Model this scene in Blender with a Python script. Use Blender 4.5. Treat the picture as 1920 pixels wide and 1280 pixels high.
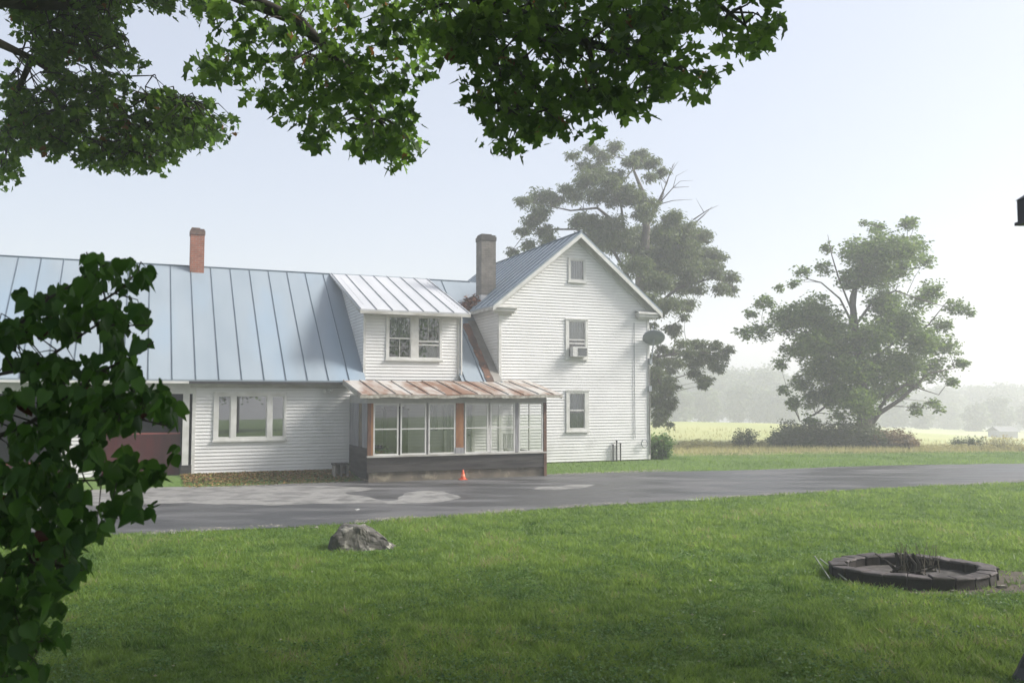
import bpy, math, random
import numpy as np
from math import sin, cos, tan, atan, atan2, radians, pi, sqrt
random.seed(7); RNG = np.random.default_rng(7)
for o in list(bpy.data.objects): bpy.data.objects.remove(o)
S = bpy.context.scene; C = S.collection

# ---------------------------------------------------------------- camera
F = 1630.0; CAMZ = 2.32; HOR = 745.0
PITCH = atan((HOR-640)/F)
cd = bpy.data.cameras.new("camera"); cam = bpy.data.objects.new("camera", cd); C.objects.link(cam)
cd.sensor_width = 36; cd.lens = F/1920*36; cd.clip_start = 0.05; cd.clip_end = 2000
cam.location = (0, 0, CAMZ); cam.rotation_euler = (pi/2+PITCH, 0, 0)
cd.dof.use_dof = True; cd.dof.focus_distance = 24; cd.dof.aperture_fstop = 6.3
S.camera = cam
# ---------------------------------------------------------------- sky, sun, exposure
SUN_AZ, SUN_EL = radians(86), radians(38)
w = bpy.data.worlds.new("World"); S.world = w; w.use_nodes = True
nt = w.node_tree; bg = nt.nodes["Background"]
sky = nt.nodes.new("ShaderNodeTexSky"); sky.sky_type = 'NISHITA'; sky.sun_disc = False
sky.sun_elevation = SUN_EL; sky.sun_rotation = SUN_AZ
sky.air_density = 1.0; sky.dust_density = 4.0; sky.ozone_density = 1.0
veil = nt.nodes.new("ShaderNodeMix"); veil.data_type = 'RGBA'; veil.inputs[0].default_value = .62   # thin high fog veiling the blue
veil.inputs[7].default_value = (2.95, 3.0, 3.25, 1); nt.links.new(sky.outputs[0], veil.inputs[6])
nt.links.new(veil.outputs[2], bg.inputs[0]); bg.inputs[1].default_value = 0.12
sd = bpy.data.lights.new("sun", 'SUN'); sun = bpy.data.objects.new("sun", sd); C.objects.link(sun)
sd.energy = 3.0; sd.angle = radians(18); sd.color = (1, 0.965, 0.91)
sun.rotation_euler = (pi/2-SUN_EL, 0, pi-SUN_AZ)
S.view_settings.view_transform = 'Standard'; S.view_settings.look = 'None'
S.view_settings.exposure = 1.2; S.view_settings.gamma = 1
S.render.engine = 'CYCLES'
S.cycles.use_denoising = True; S.cycles.max_bounces = 8; S.cycles.diffuse_bounces = 3
S.cycles.glossy_bounces = 3; S.cycles.transmission_bounces = 5; S.cycles.transparent_max_bounces = 12
S.cycles.volume_bounces = 1; S.cycles.use_fast_gi = False
HAZE = 0.0043

# ---------------------------------------------------------------- projection helpers (used to work out where things stand)
FW = np.array([0, cos(PITCH), sin(PITCH)]); UP = np.array([0, -sin(PITCH), cos(PITCH)]); CP = np.array([0, 0, CAMZ])
def ray(x, y): return FW*F + np.array([1., 0, 0])*(x-960) + UP*(640-y)
def at(x, y, Y):
    d = ray(x, y); return CP + d*(Y/d[1])
def ground(x, y, z=-0.2):
    d = ray(x, y); return CP + d*((z-CAMZ)/d[2])
ANG = atan2(F, 3808)
UV = np.array([cos(ANG), sin(ANG)]); VV = np.array([-sin(ANG), cos(ANG)])
O2 = np.array([-0.4421, 30.2389])
def tolocal(X, Y):
    dx, dy = X-O2[0], Y-O2[1]
    return dx*UV[0]+dy*UV[1], dx*VV[0]+dy*VV[1]
def toworld(u, v): return O2[0]+u*UV[0]+v*VV[0], O2[1]+u*UV[1]+v*VV[1]
def sm(x, a, b):
    t = np.clip((np.asarray(x, float)-a)/(b-a), 0, 1); return t*t*(3-2*t)
def gz(X, Y):
    X = np.asarray(X, float); Y = np.asarray(Y, float)
    u, v = tolocal(X, Y)
    z = -0.2 + 0.2*sm(v, -1.75, -0.15)*(1-sm(u, 7, 9.5))
    s = X/np.maximum(Y, 10)
    yc = np.interp(s, [-.5, .2, .3, .404, .45, .515, .589, .8], [790, 790, 793, 806, 812, 820, 828, 845])
    zc = CAMZ-(yc-HOR)/F*75
    f = sm(Y, 36, 75)*(1-0*u)
    far = np.where(Y > 75, zc-0.0028*(Y-75)**2*np.exp(-(Y-75)/40), 0)
    far = np.maximum(far, -7)
    z = np.where(Y <= 75, z*(1-f)+zc*f, far)
    z = np.where(Y > 75, np.minimum(z, zc-0.03*(Y-75)), z)
    return np.maximum(z, -7.5)

# ---------------------------------------------------------------- materials
def nmat(name): 
    m = bpy.data.materials.new(name); m.use_nodes = True; return m, m.node_tree, m.node_tree.nodes["Principled BSDF"]
def mat(name, c1, c2=None, scale=5, rough=0.7, stretch=(1, 1, 1), detail=6, lo=.35, hi=.65, bump=0, bscale=40, spec=.4, metal=0, c3=None, s3=2, lo3=.55, hi3=.65, rot=(0, 0, 0)):
    m, t, b = nmat(name); N = t.nodes; L = t.links
    b.inputs['Roughness'].default_value = rough; b.inputs['Metallic'].default_value = metal
    b.inputs['Specular IOR Level'].default_value = spec
    b.inputs['Base Color'].default_value = (*c1, 1)
    tc = N.new('ShaderNodeTexCoord'); mp = N.new('ShaderNodeMapping'); mp.inputs['Scale'].default_value = stretch; mp.inputs['Rotation'].default_value = rot
    L.new(tc.outputs['Object'], mp.inputs[0])
    def noise(sc, lo, hi, det=detail):
        n = N.new('ShaderNodeTexNoise'); n.inputs['Scale'].default_value = sc; n.inputs['Detail'].default_value = det
        L.new(mp.outputs[0], n.inputs[0]); r = N.new('ShaderNodeMapRange'); r.inputs[1].default_value = lo; r.inputs[2].default_value = hi
        L.new(n.outputs[0], r.inputs[0]); return r.outputs[0]
    def mix(f, a, bcol):
        x = N.new('ShaderNodeMix'); x.data_type = 'RGBA'; L.new(f, x.inputs[0])
        for k, q in ((6, a), (7, bcol)):
            if isinstance(q, tuple): x.inputs[k].default_value = (*q, 1)
            else: L.new(q, x.inputs[k])
        return x.outputs[2]
    if c2:
        col = mix(noise(scale, lo, hi), c1, c2)
        if c3: col = mix(noise(s3, lo3, hi3), col, c3)
        L.new(col, b.inputs['Base Color'])
    if bump:
        n = N.new('ShaderNodeTexNoise'); n.inputs['Scale'].default_value = bscale; n.inputs['Detail'].default_value = 5
        L.new(mp.outputs[0], n.inputs[0]); bp = N.new('ShaderNodeBump'); bp.inputs['Strength'].default_value = bump; bp.inputs['Distance'].default_value = .02
        L.new(n.outputs[0], bp.inputs['Height']); L.new(bp.outputs[0], b.inputs['Normal'])
    return m
def leafmat(name, c1, c2, trans=.4, tcol=None, rough=.5, scale=.6, c3=None, p3=.04):
    """leaf: diffuse + translucent, colour from a per-leaf 'tint' attribute and a soft noise"""
    m, t, b = nmat(name); N = t.nodes; L = t.links
    at_ = N.new('ShaderNodeAttribute'); at_.attribute_name = 'tint'
    x = N.new('ShaderNodeMix'); x.data_type = 'RGBA'; x.inputs[6].default_value = (*c1, 1); x.inputs[7].default_value = (*c2, 1)
    L.new(at_.outputs['Fac'], x.inputs[0]); col = x.outputs[2]
    if c3:
        g = N.new('ShaderNodeMath'); g.operation = 'GREATER_THAN'; g.inputs[1].default_value = 1-p3; L.new(at_.outputs['Fac'], g.inputs[0])
        y = N.new('ShaderNodeMix'); y.data_type = 'RGBA'; L.new(g.outputs[0], y.inputs[0]); L.new(col, y.inputs[6]); y.inputs[7].default_value = (*c3, 1); col = y.outputs[2]
    L.new(col, b.inputs['Base Color']); b.inputs['Roughness'].default_value = rough; b.inputs['Specular IOR Level'].default_value = .3
    tr = N.new('ShaderNodeBsdfTranslucent')
    hs = N.new('ShaderNodeHueSaturation'); hs.inputs['Value'].default_value = 1.9; hs.inputs['Hue'].default_value = .485; L.new(col, hs.inputs['Color'])
    L.new(hs.outputs[0], tr.inputs[0])
    mx = N.new('ShaderNodeMixShader'); mx.inputs[0].default_value = trans
    L.new(b.outputs[0], mx.inputs[1]); L.new(tr.outputs[0], mx.inputs[2]); L.new(mx.outputs[0], N['Material Output'].inputs[0])
    return m
def glassmat(name, tint=(.9, .93, .93), gl=.11, rough=.0):
    m, t, b = nmat(name); N = t.nodes; L = t.links
    tr = N.new('ShaderNodeBsdfTransparent'); tr.inputs[0].default_value = (*tint, 1)
    g = N.new('ShaderNodeBsdfGlossy'); g.inputs['Roughness'].default_value = rough; g.inputs[0].default_value = (1, 1, 1, 1)
    fr = N.new('ShaderNodeFresnel'); fr.inputs[0].default_value = 1.5
    ad = N.new('ShaderNodeMath'); ad.operation = 'ADD'; ad.inputs[1].default_value = gl; L.new(fr.outputs[0], ad.inputs[0])
    mx = N.new('ShaderNodeMixShader'); L.new(ad.outputs[0], mx.inputs[0]); L.new(tr.outputs[0], mx.inputs[1]); L.new(g.outputs[0], mx.inputs[2])
    L.new(mx.outputs[0], N['Material Output'].inputs[0]); return m

M = dict(
 siding=mat('white_siding', (.72, .72, .71), (.66, .66, .65), 1.2, .5, c3=(.5, .5, .48), s3=.9, lo3=.6, hi3=.85),
 lap_shade=mat('siding_lap_shade', (.52, .52, .52), rough=.9),  # shadow line under each clapboard lap, put in as a darker colour
 trim=mat('white_trim', (.64, .64, .62), (.5, .5, .47), 3, .5),
 oldtrim=mat('worn_trim', (.5, .5, .47), (.3, .29, .26), 4, .7, stretch=(.5, 1, 2)),
 bluemetal=mat('metal_roof_dark_sky', (.215, .258, .295), (.25, .293, .33), .7, .5, bump=.25, bscale=1.6, stretch=(1, .4, .4), c3=(.22, .29, .36), s3=.5, lo3=.5, hi3=.75, spec=.5),  # darker sky mirrored by the steep slopes, put into the colour
 palemetal=mat('metal_roof_bright_sky', (.47, .475, .485), (.41, .42, .43), 1.5, .35, spec=.5, stretch=(1, .3, .3)),  # brighter sky mirrored by the shallow dormer roof, put into the colour
 seam=mat('roof_seam', (.09, .12, .15), (.14, .18, .21), 3, .6, spec=.1),
 seam2=mat('pale_seam', (.26, .27, .29), (.36, .37, .38), 3, .5),
 rust=mat('rusty_metal', (.42, .40, .37), (.205, .115, .075), 1.6, .55, stretch=(1.1, .32, .32), lo=.42, hi=.56, detail=8, c3=(.30, .25, .21), s3=3.1, lo3=.52, hi3=.6, rot=(0, 0, .55)),
 ruststrip=mat('rusty_flashing', (.16, .075, .042), (.07, .045, .034), 2, .8, c3=(.26, .125, .07), s3=5),
 brick=None,
 concrete=mat('concrete', (.27, .25, .22), (.17, .155, .135), 3, .9, bump=.3, bscale=30),
 fieldstone=mat('foundation_stone', (.17, .145, .11), (.10, .085, .068), 2.4, .9, bump=.6, bscale=9, c3=(.26, .23, .17), s3=4),
 darkwood=mat('dark_weathered_wood', (.022, .020, .019), (.060, .055, .051), 2, .85, stretch=(.5, .5, 5), bump=.3, bscale=12),
 greywood=mat('grey_weathered_wood', (.19, .19, .20), (.30, .30, .31), 3, .8, stretch=(5, 5, .6), bump=.2),
 brownwood=mat('bare_brown_wood', (.20, .085, .038), (.30, .145, .062), 2.4, .7, stretch=(3, 3, .8), bump=.2),
 darkbrown=mat('dark_brown_wood', (.06, .03, .022), (.16, .08, .045), 2.4, .7, stretch=(3, 3, .8)),
 red=mat('red_paint', (.085, .005, .005), (.06, .005, .005), 3, .45, stretch=(3, 3, .5)),
 curtain=mat('curtain', (.38, .38, .37), (.28, .28, .27), 3, .9, stretch=(9, 9, .3)),
 blind=mat('window_blind', (.42, .43, .44), (.36, .37, .38), 2, .9, stretch=(.2, .2, 4)),
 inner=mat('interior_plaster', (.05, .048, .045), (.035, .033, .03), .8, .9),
 glass=glassmat('window_glass'), glass2=glassmat('porch_glass', (.84, .86, .85), .13),
 black=mat('black_metal', (.03, .03, .032), (.045, .045, .045), 5, .5),
 grey=mat('grey_metal', (.22, .245, .27), (.28, .30, .32), 4, .45),
 white=mat('white_plastic', (.6, .6, .58), (.5, .5, .48), 4, .45),
 orange=mat('orange_plastic', (.75, .13, .05), (.62, .10, .04), 6, .5),
 bark=mat('bark', (.07, .06, .05), (.12, .105, .09), 5, .95, stretch=(2, 2, .5), bump=.6, bscale=14),
 darkbark=mat('dark_bark', (.035, .03, .026), (.06, .05, .045), 6, .95, stretch=(2, 2, .5), bump=.5, bscale=14),
 rock=mat('lichen_rock', (.115, .11, .10), (.055, .053, .05), 3.5, .95, bump=.8, bscale=9, c3=(.30, .29, .26), s3=7, lo3=.55, hi3=.68),
 block=mat('sooty_shaded_block', (.012, .010, .010), (.030, .024, .023), 3, .8, bump=.5, bscale=20),  # soot, plus the shade of the backlit faces put into the colour
 cap=mat('lit_block_top', (.095, .08, .08), (.028, .023, .022), 4, .75, bump=.5, bscale=20),  # light falling on the block tops put into the paler colour
 soil=mat('soil', (.055, .045, .035), (.09, .075, .055), 6, .95, bump=.5, bscale=25),
 char=mat('charred_wood', (.012, .011, .010), (.05, .042, .035), 7, .9, bump=.5),
 tarp=mat('navy_tarp', (.008, .010, .022), (.014, .016, .03), 3, .5),
)
def brickmat(name, c1, c2, mortar, dark=None):
    m, t, b = nmat(name); N = t.nodes; L = t.links
    tc = N.new('ShaderNodeTexCoord'); sx = N.new('ShaderNodeSeparateXYZ'); L.new(tc.outputs['Object'], sx.inputs[0])
    ad = N.new('ShaderNodeMath'); ad.operation = 'ADD'; L.new(sx.outputs[0], ad.inputs[0]); L.new(sx.outputs[1], ad.inputs[1])
    cb = N.new('ShaderNodeCombineXYZ'); L.new(ad.outputs[0], cb.inputs[0]); L.new(sx.outputs[2], cb.inputs[1])
    br = N.new('ShaderNodeTexBrick'); L.new(cb.outputs[0], br.inputs[0]); br.inputs['Scale'].default_value = 1
    br.inputs['Brick Width'].default_value = .21; br.inputs['Row Height'].default_value = .075; br.inputs['Mortar Size'].default_value = .008
    br.inputs[1].default_value = (*c1, 1); br.inputs[2].default_value = (*c2, 1); br.inputs[3].default_value = (*mortar, 1)
    n = N.new('ShaderNodeTexNoise'); n.inputs['Scale'].default_value = 4; L.new(tc.outputs['Object'], n.inputs[0])
    mx = N.new('ShaderNodeMix'); mx.data_type = 'RGBA'; mx.blend_type = 'MULTIPLY'; mx.inputs[0].default_value = .7
    r = N.new('ShaderNodeMapRange'); r.inputs[1].default_value = .3; r.inputs[2].default_value = .7; r.inputs[3].default_value = .55; r.inputs[4].default_value = 1.15; L.new(n.outputs[0], r.inputs[0])
    L.new(br.outputs[0], mx.inputs[6]); L.new(r.outputs[0], mx.inputs[7]); L.new(mx.outputs[2], b.inputs['Base Color'])
    bp = N.new('ShaderNodeBump'); bp.inputs['Strength'].default_value = .4; bp.inputs['Distance'].default_value = .01; bp.invert = True
    L.new(br.outputs['Fac'], bp.inputs['Height']); L.new(bp.outputs[0], b.inputs['Normal']); b.inputs['Roughness'].default_value = .9
    return m
M['brick'] = brickmat('red_brick', (.34, .11, .06), (.26, .09, .055), (.28, .22, .18))
M['greybrick'] = brickmat('grey_block', (.21, .19, .165), (.16, .148, .13), (.13, .12, .105))
M['maple'] = leafmat('maple_leaf', (.028, .072, .010), (.095, .185, .026), .6, c3=(.13, .07, .02), p3=.012)
M['heart'] = leafmat('heart_leaf', (.018, .055, .010), (.06, .14, .024), .45, rough=.5, c3=(.05, .012, .006), p3=.006)
M['locust'] = leafmat('locust_leaf', (.048, .075, .026), (.105, .14, .044), .35)
M['maple2'] = leafmat('far_maple_leaf', (.045, .095, .018), (.13, .20, .038), .4)
M['farwood'] = leafmat('far_wood_leaf', (.07, .10, .05), (.10, .13, .06), .3)
M['shrub'] = leafmat('shrub_leaf', (.06, .12, .03), (.11, .19, .05), .35)
M['weed'] = leafmat('weed_leaf', (.045, .070, .024), (.095, .115, .042), .25)
M['weedbrown'] = leafmat('weed_brown', (.14, .10, .05), (.20, .155, .075), .25)
M['yellow'] = leafmat('yellow_flower', (.40, .30, .04), (.30, .26, .06), .25)
M['orangefl'] = leafmat('orange_flower', (.45, .12, .04), (.4, .16, .06), .25)
M['grass'] = leafmat('grass_blade', (.032, .084, .013), (.175, .27, .052), .42, rough=.5, c3=(.22, .21, .10), p3=.03)
M['clover'] = leafmat('clover_leaf', (.035, .095, .020), (.10, .19, .045), .35)
M['gravel'] = leafmat('gravel_stone', (.12, .115, .10), (.30, .285, .25), 0, rough=.9)
M['haygrass'] = leafmat('hay_grass', (.27, .26, .11), (.36, .35, .16), .3, rough=.7)
M['litter'] = leafmat('leaf_litter', (.16, .09, .03), (.34, .22, .08), .1, rough=.8, c3=(.12, .15, .03), p3=.3)
M['pale'] = leafmat('pale_fallen', (.16, .18, .11), (.30, .28, .18), .1, rough=.5)

# ---------------------------------------------------------------- mesh helpers
def tag(o, label=None, cat=None, group=None, kind=None):
    for k, v in (('label', label), ('category', cat), ('group', group), ('kind', kind)):
        if v: o[k] = v
    return o
def empty(name, loc=(0, 0, 0), rz=0, **k):
    o = bpy.data.objects.new(name, None); C.objects.link(o); o.location = loc; o.rotation_euler = (0, 0, rz); o.empty_display_size = .2
    return tag(o, **k)
class MB:
    def __init__(s): s.v = []; s.f = []; s.mi = []; s.cur = 0
    def face(s, pts):
        n = len(s.v); s.v += [tuple(map(float, p)) for p in pts]; s.f.append(tuple(range(n, n+len(pts)))); s.mi.append(s.cur); return s
    def hexa(s, p):
        n = len(s.v); s.v += [tuple(map(float, q)) for q in p]
        for f in ((0, 3, 2, 1), (4, 5, 6, 7), (0, 1, 5, 4), (1, 2, 6, 5), (2, 3, 7, 6), (3, 0, 4, 7)):
            s.f.append(tuple(n+i for i in f)); s.mi.append(s.cur)
        return s
    def box(s, x0, x1, y0, y1, z0, z1):
        return s.hexa([(x0, y0, z0), (x1, y0, z0), (x1, y1, z0), (x0, y1, z0), (x0, y0, z1), (x1, y0, z1), (x1, y1, z1), (x0, y1, z1)])
    def slab(s, q, t):
        """four corners (top face) thickened downwards"""
        return s.hexa([(a, b, c-t) for a, b, c in q]+list(q))
    def ring(s, x0, x1, z0, z1, w, y0, y1):
        s.box(x0, x0+w, y0, y1, z0, z1); s.box(x1-w, x1, y0, y1, z0, z1)
        s.box(x0+w, x1-w, y0, y1, z0, z0+w); s.box(x0+w, x1-w, y0, y1, z1-w, z1); return s
    def tube(s, pts, r, n=6, cap=True):
        pts = [np.array(p, float) for p in pts]
        if not hasattr(r, '__len__'): r = [r]*len(pts)
        base = len(s.v); a = None
        for i, p in enumerate(pts):
            d = pts[min(i+1, len(pts)-1)]-pts[max(i-1, 0)]; d = d/(np.linalg.norm(d)+1e-9)
            if a is None: a = np.cross(d, (0, 0, 1) if abs(d[2]) < .9 else (1, 0, 0))
            a = a-d*(a@d); a = a/(np.linalg.norm(a)+1e-9); b = np.cross(d, a)
            for k in range(n):
                t = 2*pi*k/n; s.v.append(tuple(p+(a*cos(t)+b*sin(t))*r[i]))
        for i in range(len(pts)-1):
            for k in range(n):
                s.f.append((base+i*n+k, base+i*n+(k+1) % n, base+(i+1)*n+(k+1) % n, base+(i+1)*n+k)); s.mi.append(s.cur)
        if cap:
            s.f.append(tuple(base+k for k in range(n))[::-1]); s.mi.append(s.cur)
            s.f.append(tuple(base+(len(pts)-1)*n+k for k in range(n))); s.mi.append(s.cur)
        return s
    def lathe(s, prof, c=(0, 0, 0), n=20):
        base = len(s.v)
        for r, z in prof:
            for k in range(n): t = 2*pi*k/n; s.v.append((c[0]+r*cos(t), c[1]+r*sin(t), c[2]+z))
        for i in range(len(prof)-1):
            for k in range(n):
                s.f.append((base+i*n+k, base+i*n+(k+1) % n, base+(i+1)*n+(k+1) % n, base+(i+1)*n+k)); s.mi.append(s.cur)
        return s
    def build(s, name, mats, parent=None, smooth=False, **k):
        me = bpy.data.meshes.new(name); me.from_pydata(s.v, [], s.f)
        if not isinstance(mats, (list, tuple)): mats = [mats]
        for m in mats: me.materials.append(m)
        if len(mats) > 1: me.polygons.foreach_set('material_index', s.mi)
        if smooth: me.shade_smooth()
        me.update(); o = bpy.data.objects.new(name, me); C.objects.link(o)
        if parent: o.parent = parent
        return tag(o, **k)
def fastmesh(name, V, T, m, parent=None, tint=None, **k):
    V = np.ascontiguousarray(V, dtype=np.float32); T = np.ascontiguousarray(T, dtype=np.int32)
    me = bpy.data.meshes.new(name); me.vertices.add(len(V)); me.vertices.foreach_set('co', V.ravel())
    me.loops.add(T.size); me.loops.foreach_set('vertex_index', T.ravel())
    me.polygons.add(len(T)); me.polygons.foreach_set('loop_start', np.arange(0, T.size, 3, dtype=np.int32))
    me.materials.append(m); me.update(calc_edges=True)
    if tint is not None:
        a = me.attributes.new('tint', 'FLOAT', 'POINT'); a.data.foreach_set('value', np.ascontiguousarray(tint, dtype=np.float32))
    o = bpy.data.objects.new(name, me); C.objects.link(o)
    if parent: o.parent = parent
    return tag(o, **k)
def norm(a): return a/(np.linalg.norm(a, axis=-1, keepdims=True)+1e-9)
# leaf templates: x = towards the tip
def fan(half, cx, cup=.12):
    up = [(x, y, cup*abs(y)) for x, y in half]; dn = [(x, -y, cup*abs(y)) for x, y in half[1:-1]][::-1]
    ring = up+dn; v = np.array([(cx, 0, -.02)]+ring); n = len(ring)
    return v, np.array([(0, 1+i, 1+(i+1) % n) for i in range(n)])
MAPLE = fan([(0, 0), (-.10, .28), (.13, .24), (.36, .60), (.44, .24), (.68, .27), (1.0, 0)], .3, .18)
HEART = fan([(0, 0), (-.10, .22), (.05, .42), (.32, .45), (.62, .28), (1.0, 0)], .38, .35)
SIMPLE = (np.array([(0, 0, 0), (.5, .3, .05), (1, 0, 0), (.5, -.3, .05)]), np.array([(0, 1, 2), (0, 2, 3)]))
HEARTLO = (np.array([(0, 0, 0), (.35, .42, .06), (.95, .25, 0), (.95, -.25, 0), (.35, -.42, .06)]), np.array([(0, 1, 2), (0, 2, 3), (0, 3, 4)]))
THIN = (np.array([(0, 0, 0), (.5, .15, .04), (1, 0, -.08), (.5, -.15, .04)]), np.array([(0, 1, 2), (0, 2, 3)]))
def leaves(P, size, tmpl, droop=.5, flat=.5, rng=RNG):
    """leaf blades at points P: tips hang by droop, blades lie level by flat"""
    N = len(P); th = rng.uniform(0, 2*pi, N)
    d = np.stack([np.cos(th), np.sin(th), -droop*rng.uniform(.2, 1.8, N)], 1); d = norm(d)
    n = norm(np.stack([rng.normal(0, 1-flat*.7, N), rng.normal(0, 1-flat*.7, N), np.full(N, .8)], 1))
    b = norm(np.cross(n, d)); n = np.cross(d, b)
    sz = size*rng.uniform(.65, 1.25, N)
    V, T = tmpl
    W = (d[:, None, :]*V[None, :, 0:1]+b[:, None, :]*V[None, :, 1:2]+n[:, None, :]*V[None, :, 2:3])*sz[:, None, None]+P[:, None, :]
    k = len(V); TT = (T[None]+(np.arange(N)*k)[:, None, None]).reshape(-1, 3)
    return W.reshape(-1, 3), TT, np.repeat(rng.uniform(0, 1, N), k)
def join(L):
    V = []; T = []; t = []; n = 0
    for a, b, c in L: V.append(a); T.append(b+n); t.append(c); n += len(a)
    return np.concatenate(V), np.concatenate(T), np.concatenate(t)
def vnoise(X, Y, s, seed=0):
    """cheap smooth 2-D value noise 0..1"""
    r = np.random.default_rng(seed); G = r.uniform(0, 1, (64, 64))
    x = X/s; y = Y/s; xi = np.floor(x).astype(int); yi = np.floor(y).astype(int); fx = x-xi; fy = y-yi
    fx = fx*fx*(3-2*fx); fy = fy*fy*(3-2*fy); g = lambda i, j: G[i % 64, j % 64]
    return (g(xi, yi)*(1-fx)+g(xi+1, yi)*fx)*(1-fy)+(g(xi, yi+1)*(1-fx)+g(xi+1, yi+1)*fx)*fy
def inpoly(x, y, poly):
    x = np.asarray(x, float); y = np.asarray(y, float); ins = np.zeros(x.shape, bool); n = len(poly)
    for i in range(n):
        x0, y0 = poly[i]; x1, y1 = poly[(i+1) % n]
        c = ((y0 > y) != (y1 > y)) & (x < (x1-x0)*(y-y0)/((y1-y0)+1e-12)+x0); ins ^= c
    return ins

# ================================================================ GROUND
xs = np.unique(np.concatenate([np.linspace(-160, -40, 25), np.linspace(-40, 60, 201), np.linspace(60, 200, 41)]))
ys = np.unique(np.concatenate([np.linspace(-40, 0, 17), np.linspace(0, 100, 201), np.linspace(100, 235, 46)]))
gx, gy = np.meshgrid(xs, ys); gzz = gz(gx, gy)
V = np.stack([gx, gy, gzz], -1).reshape(-1, 3); nx = len(xs); ny = len(ys)
idx = np.arange(nx*ny).reshape(ny, nx); a = idx[:-1, :-1].ravel(); b = idx[:-1, 1:].ravel(); c = idx[1:, 1:].ravel(); d = idx[1:, :-1].ravel()
T = np.concatenate([np.stack([a, b, c], 1), np.stack([a, c, d], 1)])
def groundmat():
    m, t, b = nmat('ground_cover'); N = t.nodes; L = t.links
    tc = N.new('ShaderNodeTexCoord'); P = tc.outputs['Object']
    def noise(sc, lo, hi, det=5):
        n = N.new('ShaderNodeTexNoise'); n.inputs['Scale'].default_value = sc; n.inputs['Detail'].default_value = det; L.new(P, n.inputs[0])
        r = N.new('ShaderNodeMapRange'); r.inputs[1].default_value = lo; r.inputs[2].default_value = hi; L.new(n.outputs[0], r.inputs[0]); return r.outputs[0]
    def mix(f, a, c):
        x = N.new('ShaderNodeMix'); x.data_type = 'RGBA'; L.new(f, x.inputs[0])
        for k, q in ((6, a), (7, c)):
            if isinstance(q, tuple): x.inputs[k].default_value = (*q, 1)
            else: L.new(q, x.inputs[k])
        return x.outputs[2]
    lawn = mix(noise(9, .35, .65), (.05, .095, .02), (.12, .19, .045))
    lawn = mix(noise(.5, .4, .7), lawn, (.10, .155, .045))
    hay = mix(noise(.12, .35, .65), (.39, .40, .20), (.34, .37, .18))
    meadow = mix(noise(.5, .35, .65, 8), (.30, .25, .13), (.19, .20, .09))
    sx = N.new('ShaderNodeSeparateXYZ'); L.new(P, sx.inputs[0])
    nn = N.new('ShaderNodeTexNoise'); nn.inputs['Scale'].default_value = .25; L.new(P, nn.inputs[0])
    def band(y0, w, kx=0):
        # y + wobble - kx*x
        q = N.new('ShaderNodeMath'); q.operation = 'MULTIPLY_ADD'; L.new(nn.outputs[0], q.inputs[0]); q.inputs[1].default_value = 3; L.new(sx.outputs[1], q.inputs[2])
        p = N.new('ShaderNodeMath'); p.operation = 'MULTIPLY_ADD'; L.new(sx.outputs[0], p.inputs[0]); p.inputs[1].default_value = -kx; L.new(q.outputs[0], p.inputs[2])
        r = N.new('ShaderNodeMapRange'); r.inputs[1].default_value = y0; r.inputs[2].default_value = y0+w; L.new(p.outputs[0], r.inputs[0]); return r.outputs[0]
    c1 = mix(band(37.0, 1.2, .22), lawn, meadow); c2 = mix(band(43.5, 3, .2), c1, hay)
    L.new(c2, b.inputs['Base Color']); b.inputs['Roughness'].default_value = .95; b.inputs['Specular IOR Level'].default_value = .1
    bn = N.new('ShaderNodeTexNoise'); bn.inputs['Scale'].default_value = 25; L.new(P, bn.inputs[0])
    bp = N.new('ShaderNodeBump'); bp.inputs['Strength'].default_value = .5; bp.inputs['Distance'].default_value = .03; L.new(bn.outputs[0], bp.inputs['Height']); L.new(bp.outputs[0], b.inputs['Normal'])
    return m
gnd = fastmesh('ground', V, T, groundmat(), kind='structure')
gnd.data.shade_smooth()

# driveway sheet
nearpx = [(-400, 1030), (-100, 1016), (200, 1003), (420, 996), (600, 986), (760, 974), (870, 967), (1010, 956), (1200, 944), (1500, 925), (1700, 914), (1920, 904), (2300, 890), (2800, 876)]
near = [tuple(ground(x, y)[:2]) for x, y in nearpx]
far = []
for u in (-34, -20, -14, -10.2, -8, -5.5): far.append(toworld(u, -1.9))
far += [toworld(-3, -1.95), toworld(-.6, -1.95)]
far += [tuple(ground(x, y)[:2]) for x, y in ((1052, 889), (1230, 884.5), (1420, 881), (1618, 874), (1760, 871), (1920, 869), (2300, 862), (2800, 856))]
NEAR = np.array(near); FAR = np.array(far)
def polyres(P, n):
    P = np.asarray(P); s = np.concatenate([[0], np.cumsum(np.linalg.norm(np.diff(P, axis=0), axis=1))]); t = np.linspace(0, s[-1], n)
    return np.stack([np.interp(t, s, P[:, 0]), np.interp(t, s, P[:, 1])], 1)
nX = 420; xsd = np.linspace(max(NEAR[0, 0], -34), min(NEAR[-1, 0], FAR[-1, 0]), nX)
ny_ = np.interp(xsd, NEAR[:, 0], NEAR[:, 1]); fy_ = np.interp(xsd, FAR[:, 0], FAR[:, 1])
ny_ = ny_+(vnoise(xsd, xsd*0, .8, 3)-.5)*.22+(vnoise(xsd, xsd*0, .23, 4)-.5)*.12
fy_ = fy_+(vnoise(xsd, xsd*0+9, .9, 5)-.5)*.25
rows = 13; Vd = []
for k in range(rows):
    f = k/(rows-1); yy = ny_*(1-f)+fy_*f; Vd.append(np.stack([xsd, yy, gz(xsd, yy)+.012], 1))
Vd = np.concatenate(Vd); idx = np.arange(rows*nX).reshape(rows, nX); a = idx[:-1, :-1].ravel(); b = idx[:-1, 1:].ravel(); c = idx[1:, 1:].ravel(); d = idx[1:, :-1].ravel()
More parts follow.
